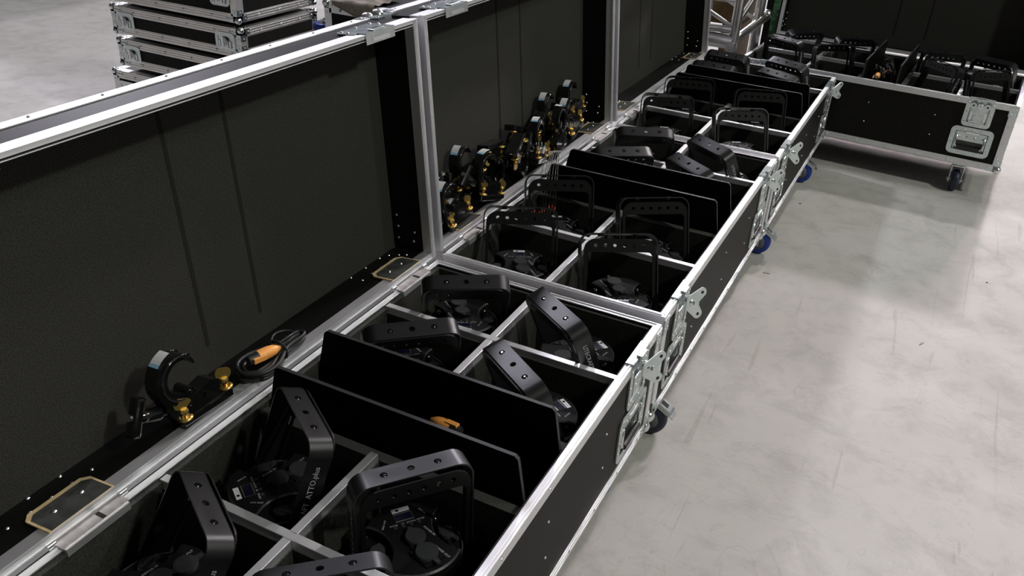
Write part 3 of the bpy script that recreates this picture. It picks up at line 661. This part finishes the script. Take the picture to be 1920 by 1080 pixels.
LIGHTS = [
 ('L1', .147, -1.064, -31.3, 27.0, 1), ('L2', .155, -.799, -34.0, 18.8, 1), ('L3', .436, -.791, 51.7, 2.0, 0), ('L4', .462, -1.052, 42.4, 14.0, 0),
 ('L5', .154, -.373, 42.5, -20.1, 0), ('L6', .468, -.381, -34.4, -18.5, 0), ('L7', .153, -.128, 33.2, -22.3, 1), ('L8', .452, -.134, -34.3, -21.5, 0),
 ('L9', 0.149, 0.18, 27, 30, 0), ('L10', 0.438, 0.172, 31, 30, 1), ('L11', .146, .446, 30, 25, 0), ('L12', .438, .446, 35, 24, 0),
 ('L13', .150, .875, 35.5, -23.3, 0), ('L14', .445, .872, -35.6, -20.8, 0), ('L15', .150, 1.121, 26.8, -26.1, 0), ('L16', .456, 1.120, -34.7, -26.8, 0),
 ('L17', 0.147, 1.427, 20, 30, 0), ('L18', 0.442, 1.426, 30, 28, 0), ('L19', .148, 1.702, 18, 24, 0), ('L20', .440, 1.702, 23, 23, 0),
 ('L21', .151, 2.118, -1.5, -25, 0), ('L22', .442, 2.118, -25.5, -20.5, 0), ('L23', .151, 2.366, -4.4, -28, 0), ('L24', .438, 2.368, -23.2, -24.6, 0),
 ('M1', .326, 2.722, -23.0, -9.2, 0), ('M2', .326, 3.020, 42.1, -18.9, 0), ('M3', .563, 2.704, 36, 10, 0), ('M4', .595, 3.000, 29.0, -11.3, 0),
 ('M5', 1.006, 2.960, 20.3, -12, 0), ('M6', 1.000, 2.677, -46.0, 18.3, 0), ('M7', 1.252, 2.962, -23.3, -15, 0), ('M8', 1.240, 2.656, 36.6, 14, 0)]
def pos(rowword, side, case): return rowword, side, case
NB, MC, FC = 'nearest case', 'middle case', 'third case'
XC = 'crosswise case'
LBL = {
 'L1': f'black stage light in the near left compartment of the {NB}, low in the picture',
 'L2': f'black stage light before the near board on the left of the {NB}',
 'L3': f'black stage light before the near board on the right of the {NB}',
 'L4': f'black stage light in near right compartment of the {NB}, cut off by the picture',
 'L5': f'black stage light just behind the far board on the left of the {NB}',
 'L6': f'black stage light just behind the far board on the right of the {NB}',
 'L7': f'black stage light in the far left corner compartment of the {NB}',
 'L8': f'black stage light with slanting bracket in the far right corner of the {NB}',
 'L9': f'black stage light in the near left corner compartment of the {MC}',
 'L10': f'black stage light in the near right corner compartment of the {MC}',
 'L11': f'black stage light under the hanging steel wires in the {MC}',
 'L12': f'black stage light before the near board on the right of the {MC}',
 'L13': f'black stage light just behind the boards on the left of the {MC}',
 'L14': f'black stage light just behind the boards on the right of the {MC}',
 'L15': f'black stage light in the far left corner compartment of the {MC}',
 'L16': f'black stage light with slanting bracket in the far right corner of the {MC}',
 'L17': f'black stage light in the near left corner compartment of the {FC}',
 'L18': f'black stage light in the near right corner compartment of the {FC}',
 'L19': f'black stage light before the boards on the left of the {FC}',
 'L20': f'black stage light before the boards on the right of the {FC}',
 'L21': f'black stage light just behind the boards on the left of the {FC}',
 'L22': f'black stage light just behind the boards on the right of the {FC}',
 'L23': f'black stage light in the farthest left corner of the {FC}',
 'L24': f'black stage light in the farthest right corner of the {FC}',
 'M1': f'black stage light in the front row of the {XC}, leftmost there',
 'M2': f'black stage light in the back row of the {XC}, leftmost there',
 'M3': f'black stage light in the {XC} front row, just left of the cable slot',
 'M4': f'black stage light in the {XC} back row, just left of the cable slot',
 'M5': f'black stage light in the {XC} back row, just right of the cable slot',
 'M6': f'black stage light in the {XC} front row, just right of the cable slot',
 'M7': f'black stage light in the back row of the {XC}, rightmost there',
 'M8': f'black stage light in the front row of the {XC}, behind its turn latch'}
LBL = {k: ' '.join(v.split()) for k, v in LBL.items()}
proto = build_light()
for i, (nm, x, y, ang, lean, flip) in enumerate(LIGHTS):
    o = proto if i == 0 else copy_tree(proto)
    if flip: ang += 180; lean = -lean
    o.location = (x, y, ZB); o.rotation_euler = (0, 0, R(ang))
    s_ = -1 if flip else 1
    if nm in ('L1', 'L2', 'M3'): s_ = -s_
    l2 = lean + s_ * -2
    b1 = child(o, 'bracket')[0] if i else [c for c in COL.objects if c.parent == o and c.name.split('.')[0] == 'bracket'][0]
    b2 = child(o, 'inner_bracket')[0] if i else [c for c in COL.objects if c.parent == o and c.name.split('.')[0] == 'inner_bracket'][0]
    b2.location = (0, -.020 * s_, .180); b1.rotation_euler = (R(-lean), 0, 0); b2.rotation_euler = (R(-l2), 0, 0)
    tag(o, LBL[nm], 'stage light', 'stage lights in the flight cases')

# ------------------------------------------------------------------ hook clamps
def build_clamp():
    """profile lies in local xy (opening to +x, y up), thickness along z; origin on the base plate"""
    root = empty('hook_clamp')
    def ring(cx, cy, r0, r1, a0, a1, n=22):
        pts = [(cx + r1(k / n) * math.cos(R(a0 + (a1 - a0) * k / n)), cy + r1(k / n) * math.sin(R(a0 + (a1 - a0) * k / n))) for k in range(n + 1)]
        pts += [(cx + r0 * math.cos(R(a0 + (a1 - a0) * k / n)), cy + r0 * math.sin(R(a0 + (a1 - a0) * k / n))) for k in range(n, -1, -1)]
        return pts
    HX, HYc = -.026, .094
    h = MB(); hook = ring(HX, HYc, .030, lambda s: .033 + .018 * min(1, s * 2.2) + .006 * max(0, s - .5), 20, 285)
    h.prism(hook, -.014, .014, GLOSS)
    h.prism([(-.072, .074), (-.046, .060), (-.012, .060), (.020, .044), (.036, .020), (-.052, .016), (-.066, .040)], -.0135, .0135, GLOSS)
    for z in (-.0145, .0145):
        pts = [(HX + .0395 * math.cos(R(a)), HYc + .0395 * math.sin(R(a)), z) for a in range(50, 270, 14)]; h.tube(pts, .0024, GLOSS, n=6)
    for (x, y) in ((-.052, .060), (.004, .040)): h.lathe([(.006, -.0155), (.006, .0155)], CHROMED, T(x, y, 0), 6)
    hk = h.build('hook', root, .0025)
    st = MB(); n = 5
    for k in range(n):
        a0, a1 = R(98 + k * 7), R(98 + (k + 1) * 7); rr = .0478
        st.add([(HX + (rr + .0048) * math.cos(a0), HYc + (rr + .0048) * math.sin(a0), -.011), (HX + (rr + .0048) * math.cos(a1), HYc + (rr + .0048) * math.sin(a1), -.011), (HX + (rr + .0048) * math.cos(a1), HYc + (rr + .0048) * math.sin(a1), .011), (HX + (rr + .0048) * math.cos(a0), HYc + (rr + .0048) * math.sin(a0), .011)], [(0, 1, 2, 3)], WHITE if k < 4 else BLUEST)
    st.build('sticker', hk)
    j = MB(); j.prism([(-.050, .034), (-.010, .052), (.024, .058), (.040, .050), (.040, .034), (.020, .020), (-.048, .016)], -.0155, .0155, GLOSS)
    j.lathe([(.008, -.017), (.008, .017)], GLOSS, T(-.026, .030, 0), 14); j.lathe([(.009, -.016), (.009, .016)], GLOSS, T(-.020, .062, 0), 14); j.lathe([(.004, -.018), (.004, .018)], CHROMED, T(-.020, .062, 0), 10)
    j.build('clamp_jaw', root, .002)
    b = MB(); b.box(-.050, .062, .002, .020, -.019, .019, GLOSS, ch=.003); b.lathe([(.0075, .018), (.0075, .028)], CHROME, T(.012, 0, 0) @ RX(-90), 6); b.build('base_plate', root)
    k = MB(); M = T(-.046, .034, 0) @ RZ(152) @ RY(90)
    k.lathe([(.0050, 0), (.0050, .044)], GLOSS, M, 12); k.lathe([(.012, .036), (.013, .040), (.012, .076), (.009, .078)], GLOSS, M, 16)
    k.build('tightening_screw', root)
    g = MB(); g.lathe([(.006, 0), (.006, .008)], CHROME, M @ T(0, 0, .086), 10); g.box(-.011, .011, -.034, .034, .072, .090, GLOSS, M, ch=.005); g.build('knob', root)
    for (x, rz, z) in ((-.042, 0, .014), (.054, 0, .010)):
        wv = MB(); M = T(x, .020, z) @ RX(-90)
        wv.lathe([(.011, 0), (.0125, .0015), (.0125, .0035), (.009, .005)], BRASS, M, 20); wv.lathe([(.0045, .005), (.0045, .016)], COPPER, M, 12); wv.lathe([(.0075, .014), (.008, .017), (.006, .021)], BRASS, M, 14)
        wv.prism(rrect(.036, .020, .0098, 6), -.0013, .0013, BRASS, M @ T(0, 0, .028) @ RY(28) @ RX(90) @ T(0, .002, 0)); wv.build('wing_bolt', root)
    return root
CL = build_clamp()
B = Matrix(((0, 0, 1, 0), (1, 0, 0, 0), (0, 1, 0, 0), (0, 0, 0, 1)))   # local x -> world +y, y -> up, z -> +x
def put(o, x, y, z, tilt=0, yaw=0, lean=0, scale=1, flip=False):
    M = T(x, y, z) @ RZ(yaw) @ RY(lean) @ B @ RZ(tilt)
    if flip: M = M @ RY(180)
    o.matrix_world = M @ Matrix.Scale(scale, 4)
put(CL, -.032, -.775, ZR + .017, 3, -2, -6, 1.06)
tag(CL, 'single black hook clamp lying in the lid of the nearest flight case', 'clamp')
clamps = [
 (-.040, .172, .018, 8, 0, -6, False, 'black hook clamp leftmost of the heap, half hidden by the lid post'),
 (-.088, .215, .040, 18, 6, -6, False, 'black hook clamp second from the left end of the heap, sticker on its hook'),
 (-.038, .335, .028, -16, -8, -4, False, 'black hook clamp lying low in the left half of the heap, brass bolt forward'),
 (-.090, .345, .060, 12, 0, -6, False, 'black hook clamp with white sticker rising in the left half of the heap'),
 (-.092, .455, .160, 172, 6, -6, False, 'black hook clamp upside down left of the heap middle, its jaws pointing up'),
 (-.045, .520, .150, 195, 12, -4, False, 'black hook clamp lying with its hook down at the heap middle, near the rim'),
 (-.094, .640, .155, 160, 0, -6, False, 'black hook clamp tilted back against the lid just right of the heap middle'),
 (-.040, .675, .030, -14, 8, -4, False, 'black hook clamp low on the lid ledge right of the heap middle'),
 (-.090, .780, .150, 200, 4, -6, False, 'black hook clamp upside down between the heap middle and the stickered pair'),
 (-.038, .830, .026, 14, 4, -4, True, 'black hook clamp lying low before the stickered pair of hooks'),
 (-.092, .910, .072, 14, 0, -6, False, 'black hook clamp with white sticker, rear one of the pair in the right half'),
 (-.044, .965, .045, 12, 2, -6, False, 'black hook clamp with white sticker, front one of the pair in the right half'),
 (-.090, 1.085, .060, 6, 0, -6, False, 'black hook clamp with white sticker, highest and rightmost of the heap')]
for (x, y, z, tl, yw, ln, fl, lb) in clamps:
    c = copy_tree(CL); put(c, x, y, ZR + z + (.002 if abs(tl) < 60 else 0), tl, yw, ln, 1.0, fl); tag(c, lb, 'clamp', 'hook clamps heaped in the lid of the middle case')

# ------------------------------------------------------------------ cables
def connector(parent, M, name='cable_plug'):
    c = MB(); c.lathe([(.0075, -.004), (.0095, 0), (.0115, .004), (.0115, .030), (.010, .034), (.010, .046), (.0085, .050)], CABLE, M, 18); o = c.build(name, parent)
    c = MB(); c.lathe([(.0118, .028), (.0125, .022), (.0125, .002), (.0105, -.010), (.006, -.020), (.004, -.024)][::-1], ORANGE, M, 18); c.box(.006, .0138, -.0055, .0055, .016, .044, ORANGE, M, ch=.001); c.build('orange_boot', o)
    return o
def ell(cx, cy, cz, a, b, rz, n=28, wob=.003, ph=0):
    pts = []
    for k in range(n):
        t = 2 * PI * k / n; x = a * math.cos(t); y = b * math.sin(t) * (1 - .45 * math.cos(t + .0)); pts.append((cx + x * math.cos(rz) - y * math.sin(rz), cy + x * math.sin(rz) + y * math.cos(rz), cz + wob * math.sin(2 * t + ph)))
    return pts
cc = empty('coiled_cable', (-.026, -.600, ZR + .022)); tag(cc, 'coiled black cable with an orange plug beside the single hook clamp', 'cable')
m = MB()
def drop(k):      # round loop at the near end running into a straight bundle at the far end
    f1 = 1 - .13 * (k % 3); dz = .004 + .0055 * k; o_ = .004 * (k % 2)
    half = [(.004, .104), (.010, .090), (.009, .060), (.013, .034), (.026, .010), (.036, -.020), (.030, -.052)]
    L_ = [(-x * f1, y if y > .03 else -.020 + (y + .020) * f1, dz) for x, y in half]; R_ = [(x * f1 + o_, y if y > .03 else -.020 + (y + .020) * f1, dz + .002) for x, y in half][::-1]
    return L_ + [(0, -.020 - .050 * f1, dz)] + R_
def smooth(pts, n=4):
    P = [Vector(p) for p in pts]; N = len(P); out = []
    for i in range(N):
        a, b, c, d = P[i - 1], P[i], P[(i + 1) % N], P[(i + 2) % N]
        for q in range(n):
            t = q / n; out.append(.5 * ((2 * b) + (-a + c) * t + (2 * a - 5 * b + 4 * c - d) * t * t + (-a + 3 * b - 3 * c + d) * t ** 3))
    return out
for k in range(4): m.tube(smooth(drop(k)), .0040, CABLE, closed=True)
m.tube(smooth([(-.004, .022, .030), (-.022, .040, .032), (-.030, .062, .030), (-.022, .082, .028), (-.004, .086, .028), (.004, .060, .034)]), .0026, CABLE, closed=True)
m.build('cable_loops', cc)
tie = MB(); tie.tube(smooth([(.024, .030, .012), (.018, .030, .034), (-.006, .030, .037), (-.018, .030, .024), (-.016, .030, .004), (.008, .030, .0)]), .0026, GROOVE, closed=True); tie.build('cable_tie', cc)
connector(cc, T(.004, .004, .030) @ RZ(-14) @ RX(88))
# cable lying in the slot of the nearest case
sl = empty('slot_cable', (.345, -.545, ZR - .062)); tag(sl, 'black cable with an orange plug lying between the two boards of the nearest flight case', 'cable')
m = MB()
for k in range(5): m.tube(ell(-.03 + .01 * k, .004 * (k % 2), -.09 + .022 * k, .12 - .008 * k, .020, R(k - 2), ph=k, wob=.012), .0036, CABLE, closed=True)
m.build('cable_loops', sl)
connector(sl, T(-.004, .000, .046) @ RZ(-10) @ RY(84) @ RZ(180))
# bundle in the slot of the crosswise case
cx4, cy4 = .146, 2.585; ca, sa = math.cos(-.0684), math.sin(-.0684)
def c4(u, v): return (cx4 + u * ca - v * sa, cy4 + u * sa + v * ca)
for k, (u, v, dz, lb) in enumerate(((.617, .16, .0, 'black cable with orange plug, left one in the slot of the crosswise flight case'), (.655, .25, .0, 'black cable with orange plug, right one in the slot of the crosswise flight case'),
                                    (.640, .34, .01, 'looped black cable standing up behind the two orange plugs in the crosswise case'))):
    X, Y = c4(u, v); o = empty('power_cable', (X, Y, ZR - .10), -.0684); tag(o, lb, 'cable', 'power cables in the crosswise case')
    m = MB()
    for j in range(6):
        a = .10 + .012 * math.sin(j * 2.1 + k); tl = R(-50 + 20 * j + 9 * k)
        pts = []
        for q in range(24):
            t = 2 * PI * q / 24; yy = .045 * math.cos(t) ; zz = a * math.sin(t); xx = .018 * math.sin(t * 2 + j) + (.006 * (j - 3))
            pts.append((xx, yy * math.cos(tl) - zz * math.sin(tl) * .7, zz * abs(math.cos(tl)) * .9 + yy * math.sin(tl) + .04))
        m.tube(pts, .0042, CABLE, closed=True)
    m.build('cable_loops', o)
    if k < 2: connector(o, T(.0, -.07, .105 - .0 * k) @ RX(100 if k == 0 else 75) @ RZ(180))
# thin steel safety wires hanging over the rim into the middle case
ends = [(.041, .5, -.036), (.057, .5, -.034), (.066, .5, -.029), (.074, .5, -.024), (.087, .5, -.014), (.096, .505, -.012), (.106, .5, -.013)]
P0 = Vector((.018, .700, .078))
for k, e in enumerate(ends):
    e = Vector(e); s0 = P0 + Vector((.0034 * (k - 3), .002 * (k - 3), 0)); o = empty('safety_wire', (e.x, e.y, ZR + e.z))
    tag(o, 'thin steel safety wire with red end sleeve hanging over the rim of the middle case', 'wire', 'safety wires hanging into the middle case')
    pts = [Vector((-.014, .792 - .0045 * k, .024)), Vector((-.002 + .0020 * k, .748 - .0030 * k, .056)), s0]
    for q in (.3, .55, .8, 1): pts.append(s0.lerp(e, q) + Vector((0, -.01 * math.sin(q * PI), .062 * math.sin(q * PI))))
    m = MB(); base = Vector((e.x, e.y, e.z)); m.tube([p - base for p in pts], .0011, STEEL, n=6); m.build('wire', o)
    dn = Vector((.0, -.004, -.014)); m = MB(); m.cyl((0, 0, -.003), dn, .0020, RED, n=8); m.build('red_sleeve', o)
    # end loop and snap hook lying lower down
    a = dn; m = MB(); fx = .010 * math.sin(k * 2.3); b = Vector((fx * .3 - .003, -.030 - .012 * (k % 3), -.034 - e.z))
    m.tube([a, a.lerp(b, .5) + Vector((.006, 0, -.004)), b], .0011, STEEL, n=6)
    m.tube([b + Vector((.005 * math.cos(t), -.012 + .012 * math.sin(t + .3), .002 * math.sin(t))) for t in [2 * PI * q / 14 for q in range(14)]], .0019, CHROMED if k % 2 else GLOSS, n=6, closed=True)
    m.build('snap_hook', o)

# ------------------------------------------------------------------ closed flat cases stacked behind the row
def closed_case(x0, x1, y0, y1, z0, z1, label, latches=True, nm='stacked_case'):
    o = empty(nm, ((x0 + x1) / 2, (y0 + y1) / 2, z0)); tag(o, label, 'flight case', 'closed flat cases in the stack')
    cx, cy = (x0 + x1) / 2, (y0 + y1) / 2; X, Y, H = (x1 - x0) / 2, (y1 - y0) / 2, z1 - z0
    b = MB(); b.box(-X, X, -Y, Y, 0, H, LAM); b.build('laminate_shell', o)
    e = MB(); wd = .034; q = .0018
    for z, sg in ((0, 1), (H, -1)):
        for s_ in (-1, 1):
            e.box(-X, X, s_ * (Y - .002), s_ * (Y + q), z - sg * q, z + sg * wd, ALU2); e.box(s_ * (X - .002), s_ * (X + q), -Y, Y, z - sg * q, z + sg * wd, ALU2)
            e.box(-X, X, s_ * (Y - wd), s_ * Y, z - sg * q, z, ALU2); e.box(s_ * (X - wd), s_ * X, -Y, Y, z - sg * q, z, ALU2)
            for dz in (.007, .017, .027):
                e.box(-X + .05, X - .05, s_ * (Y + q), s_ * (Y + q + .002), z + sg * (dz - .0025), z + sg * (dz + .0025), ALU2)
                e.box(s_ * (X + q), s_ * (X + q + .002), -Y + .05, Y - .05, z + sg * (dz - .0025), z + sg * (dz + .0025), ALU2)
            for k in range(4): e.rivet((-X + .14 + k * (2 * X - .28) / 3, s_ * (Y + q + .001), z + sg * .017), (0, s_, 0), .006)
            for k in range(3): e.rivet((s_ * (X + q + .001), -Y + .12 + k * (2 * Y - .24) / 2, z + sg * .017), (s_, 0, 0), .006)
    for sx in (-1, 1):
        for sy in (-1, 1):
            e.box(sx * (X - wd), sx * X, sy * (Y - .002), sy * (Y + q), 0, H, ALU2); e.box(sx * (X - .002), sx * (X + q), sy * (Y - wd), sy * Y, 0, H, ALU2)
    e.build('aluminium_edging', o, .0006)
    for sx in (-1, 1):
        for sy in (-1, 1):
            for z, sz in ((0, -1), (H, 1)):
                c = MB(); ball(c, (sx * X, sy * Y, z), (sx, sy, sz), rad=.015)
                for k in range(3): c.rivet((sx * (X - .025 - .016 * k), sy * (Y + .004), z - sz * .014), (0, sy, 0), .0045)
                c.build('ball_corner', o)
    if latches:
        for x in (-X + .085, X - .085):
            d = latch_dish(.105, .075, 0); l = d.build('butterfly_latch', o); l.matrix_local = T(x, -Y - .002, H / 2) @ RX(90) @ RZ(0)
            m = MB(); m.lathe([(.017, .006), (.017, .011)], CHROMED, I4, 20); m.box(-.014, -.004, -.02, .02, .006, .012, CHROME); m.build('latch_wing', l)
    return o
closed_case(-2.33, -1.584, 1.063, 1.555, .463, .580, 'closed flat black case, second visible from the top of the stack behind the row')
closed_case(-2.325, -1.588, 1.066, 1.555, .318, .435, 'closed flat black case, third from the top of the stack behind the row')
closed_case(-2.37, -1.56, 1.050, 1.575, .130, .290, 'closed flat black case at the bottom of the stack, just above the lid edge')
closed_case(-2.335, -1.588, 1.060, 1.560, .607, .800, 'closed flat black case topmost in the stack, cut off by the picture top')
# casters under the stack
cs, wh, pd = caster(False, BLUE)
for (x, y) in ((-2.28, 1.13), (-1.66, 1.13), (-2.28, 1.49), (-1.66, 1.49)):
    o = cs.build('caster', [ob for ob in COL.objects if ob.get('label', '').startswith('closed flat black case at the bottom')][0]); o.location = (x + 1.965, y - 1.3125, -.130)
    wh.build('caster_wheel', o)

# black case tipped on its side right of the stack
tc_ = empty('tipped_case', (-.914, 1.85, 0)); tag(tc_, 'black flight case tipped on its side right of the stack, blue wheel facing left', 'flight case')
X0, X1, Y0, Y1, Z1 = -.38, .38, -.60, .60, .705
m = MB(); m.box(X0, X1, Y0, Y1, 0.004, Z1, LAM); m.build('laminate_shell', tc_)
m = MB(); q = .0018; wd = .034
for (ax, x) in ((-1, X0), (1, X1)):
    m.box(x - ax * wd, x, Y0 - q, Y0 + .002, 0.003, Z1, ALU); m.box(x - ax * .002, x + ax * q, Y0, Y0 + wd, 0.003, Z1, ALU)
    m.box(x - ax * .002, x + ax * q, Y0, Y1, Z1 - wd, Z1 + q, ALU); m.box(x - ax * wd, x, Y0, Y1, Z1 - .001, Z1 + q, ALU)
for y, sy in ((Y0, -1), (Y1, 1)):
    m.box(X0, X1, y - sy * wd * 1.3, y, Z1, Z1 + q, ALU); m.box(X0, X1, y + sy * q, y - sy * .002, Z1 - .042, Z1 + q, ALU)
    m.box(X0, X1, y + sy * q * 1.8, y + sy * q, Z1 - .020, Z1 - .015, ALU)
    for k in range(5): m.rivet((X0 + .08 + k * .15, y + sy * q, Z1 - .028), (0, sy, 0), .007, HINGE)
for k in range(4): m.rivet((X0 + .017, Y0 - q, .12 + k * .14), (0, -1, 0), .004)
m.build('aluminium_edging', tc_)
m = MB(); ball(m, (X0, Y0, Z1), (-1, -1, 1)); m.build('ball_corner', tc_)
m = MB(); ball(m, (X1, Y0, Z1), (1, -1, 1)); m.build('ball_corner', tc_)
l = latch_dish(dep=0).build('butterfly_latch', tc_); l.matrix_local = T(X0 + .165, Y0 - .001, .565) @ RX(90)
cs, wh, pd = caster(False, BLUE)
for (y, z) in ((-.52, .575), (.5, .575), (-.52, .12)):
    o = cs.build('caster', tc_); o.matrix_local = T(X0 - HB, y, z) @ Matrix(((0, 0, 1, 0), (0, 1, 0, 0), (-1, 0, 0, 0), (0, 0, 0, 1))) @ RZ(90)
    wh.build('caster_wheel', o)
    m = MB(); m.lathe([(.026, .0), (.020, .006)], mat_disc, T(.02, -.028, .05) @ RX(90), 20); m.build('hub_cover', o)
# grey cloth on top
cl = empty('grey_cloth', (-1.145, 1.283, .711)); tag(cl, 'grey brown cloth lying over the edge of the tipped flight case', 'cloth')
bm = bmesh.new(); bmesh.ops.create_grid(bm, x_segments=24, y_segments=20, size=.5)
for v in bm.verts:
    x, y = v.co.x * .20, v.co.y * .26
    h = .006 + .005 * math.sin(x * 60) * math.cos(y * 38) + .004 * math.sin(y * 90 + x * 20)
    yy = y + .035; edge = -.043 - .035 * (1 - abs(x) / .1) * 0
    if yy < edge: z = .004 - (edge - yy) * (1 - abs(x - .02) * 6); v.co = Vector((x, edge - .004, z))
    else: v.co = Vector((x, yy, h + .002))
m = MB(); m.bm(bm, CLOTH, smooth=True); ob = m.build('cloth_sheet', cl); sd = ob.modifiers.new('s', 'SOLIDIFY'); sd.thickness = .002

# distant trolley whose wheel shows beside the stack
tr = empty('equipment_trolley', (-5.6, 4.1, 0)); tag(tr, 'dark trolley far behind, only one black wheel showing left of the stack', 'trolley')
m = MB(); m.box(-1.6, .80, -.9, .5, .13, 1.25, LAM, ch=.01); m.build('trolley_body', tr)
for (x, y) in ((.70, -.82), (-1.5, -.82), (.70, .4), (-1.5, .4)):
    cs, wh, pd = caster(False, DKBLUE); o = cs.build('caster', tr); o.location = (x, y, 0); o.rotation_euler = (0, 0, R(150)); wh.build('caster_wheel', o)

# ------------------------------------------------------------------ truss standing behind the far case
ts = empty('lighting_truss', (-.045, 2.90, 0)); tag(ts, 'silver lighting truss standing behind the far end of the case row', 'truss')
g = [(.105, -.150), (.155, .120), (-.165, -.150), (-.115, .120)]
H0, H1 = .435, 2.2
for i, (x, y) in enumerate(g):
    m = MB(); m.cyl((x, y, .0), (x, y, H1), .0245, TRUSSM, n=20); m.build('chord', ts)
def link(a, b, r=.010, name='brace', n=12, cap=False):
    m = MB(); m.cyl(a, b, r, TRUSSM, n=n)
    if cap:
        d = (Vector(a) - Vector(b)).normalized(); p = Vector(a) + d * .0005; m.cyl(Vector(a) + d * .003, a, r * 1.04, TRUSSM, n=n); m.cyl(p + d * .003, p + d * .0026, .006, GROOVE, n=12); m.sphere(tuple(p + d * .004), .0035, CHROME)
    m.build(name, ts)
A, Bq, Cq, D = [Vector((x, y, 0)) for x, y in g]
up = lambda v, z: Vector((v.x, v.y, z))
link(up(A, .435) + Vector((0, -.055, 0)), up(A, .435) + Vector((0, -.020, 0)), .0245, 'end_spigot', 20, True)
link(up(A, .455), up(Cq, .455), .036, 'cross_tube', 20); link(up(A, .515), up(Cq, .505), .018, 'cross_tube', 16)
link(up(A, .460), up(Bq, .530) + Vector((.03, .04, .01)), .021, 'cross_tube', 18)
m = MB(); m.sphere(tuple(up(Bq, .538) + Vector((.032, .043, .012))), .027, TRUSSM); m.build('end_cap', ts)
for k in range(5):
    z = .52 + k * .26
    link(up(A, z), up(Cq, z + .13)); link(up(Cq, z + .13), up(A, z + .26)); link(up(Bq, z), up(D, z + .13)); link(up(D, z + .13), up(Bq, z + .26))
    link(up(A, z + .02), up(Bq, z + .20), .014); link(up(Cq, z), up(D, z + .18))
    link(up(A, z + .13), up(Cq, z + .13), .008)
# plywood crate behind the truss and black case with a green strap
cr = empty('plywood_crate', (-.36, 3.95, 0)); tag(cr, 'brown plywood crate seen through the truss', 'crate')
m = MB(); m.box(-.26, .22, -.25, .25, .34, .78, PLYD); m.build('crate_box', cr)
m = MB()
for x in (-.26, -.05, .14):
    m.box(x, x + .05, -.272, -.250, .34, .78, PLYD)
m.build('crate_batten', cr)
for x in (-.25, .13): m = MB(); m.box(x, x + .08, -.24, .24, 0, .34, PLYD); m.build('crate_foot', cr)

bc = empty('strapped_black_case', (.36, 3.95, 0)); tag(bc, 'tall black case with a green strap behind the truss', 'flight case')
m = MB(); m.box(-.34, .26, -.28, .30, .0, 1.5, LAM, ch=.004); m.build('laminate_shell', bc)
m = MB(); m.box(-.30, -.262, -.286, -.279, .0, 1.5, GREEN); m.box(-.30, -.262, -.286, .30, 1.499, 1.506, GREEN); m.build('green_strap', bc)

# ------------------------------------------------------------------ crumbs on the floor
for (x, y, l_c, rz, mt, lb) in ((1.19, 1.03, .014, 60, CHIP, 'small pale wood splinter on the concrete right of the cases'), (.629, 1.98, .006, 10, CHIPD, 'dark crumb on the floor near the crosswise flight case'),
                             (1.371, 1.619, .005, 40, CHIPD, 'dark crumb on the floor in the brighter band at the right'), (.645, 1.25, .012, 15, CHIP, 'pale scrap on the floor beside the wheel of the far flight case')):
    m = MB(); m.prism([(-l_c, -.0012), (-l_c * .3, -.003), (l_c, -.001), (l_c * .9, .0012), (-l_c * .2, .0026)], 0, .002, mt); o = m.build('floor_crumb'); o.location = (x, y, 0); o.rotation_euler = (0, 0, R(rz)); tag(o, lb, 'crumb')
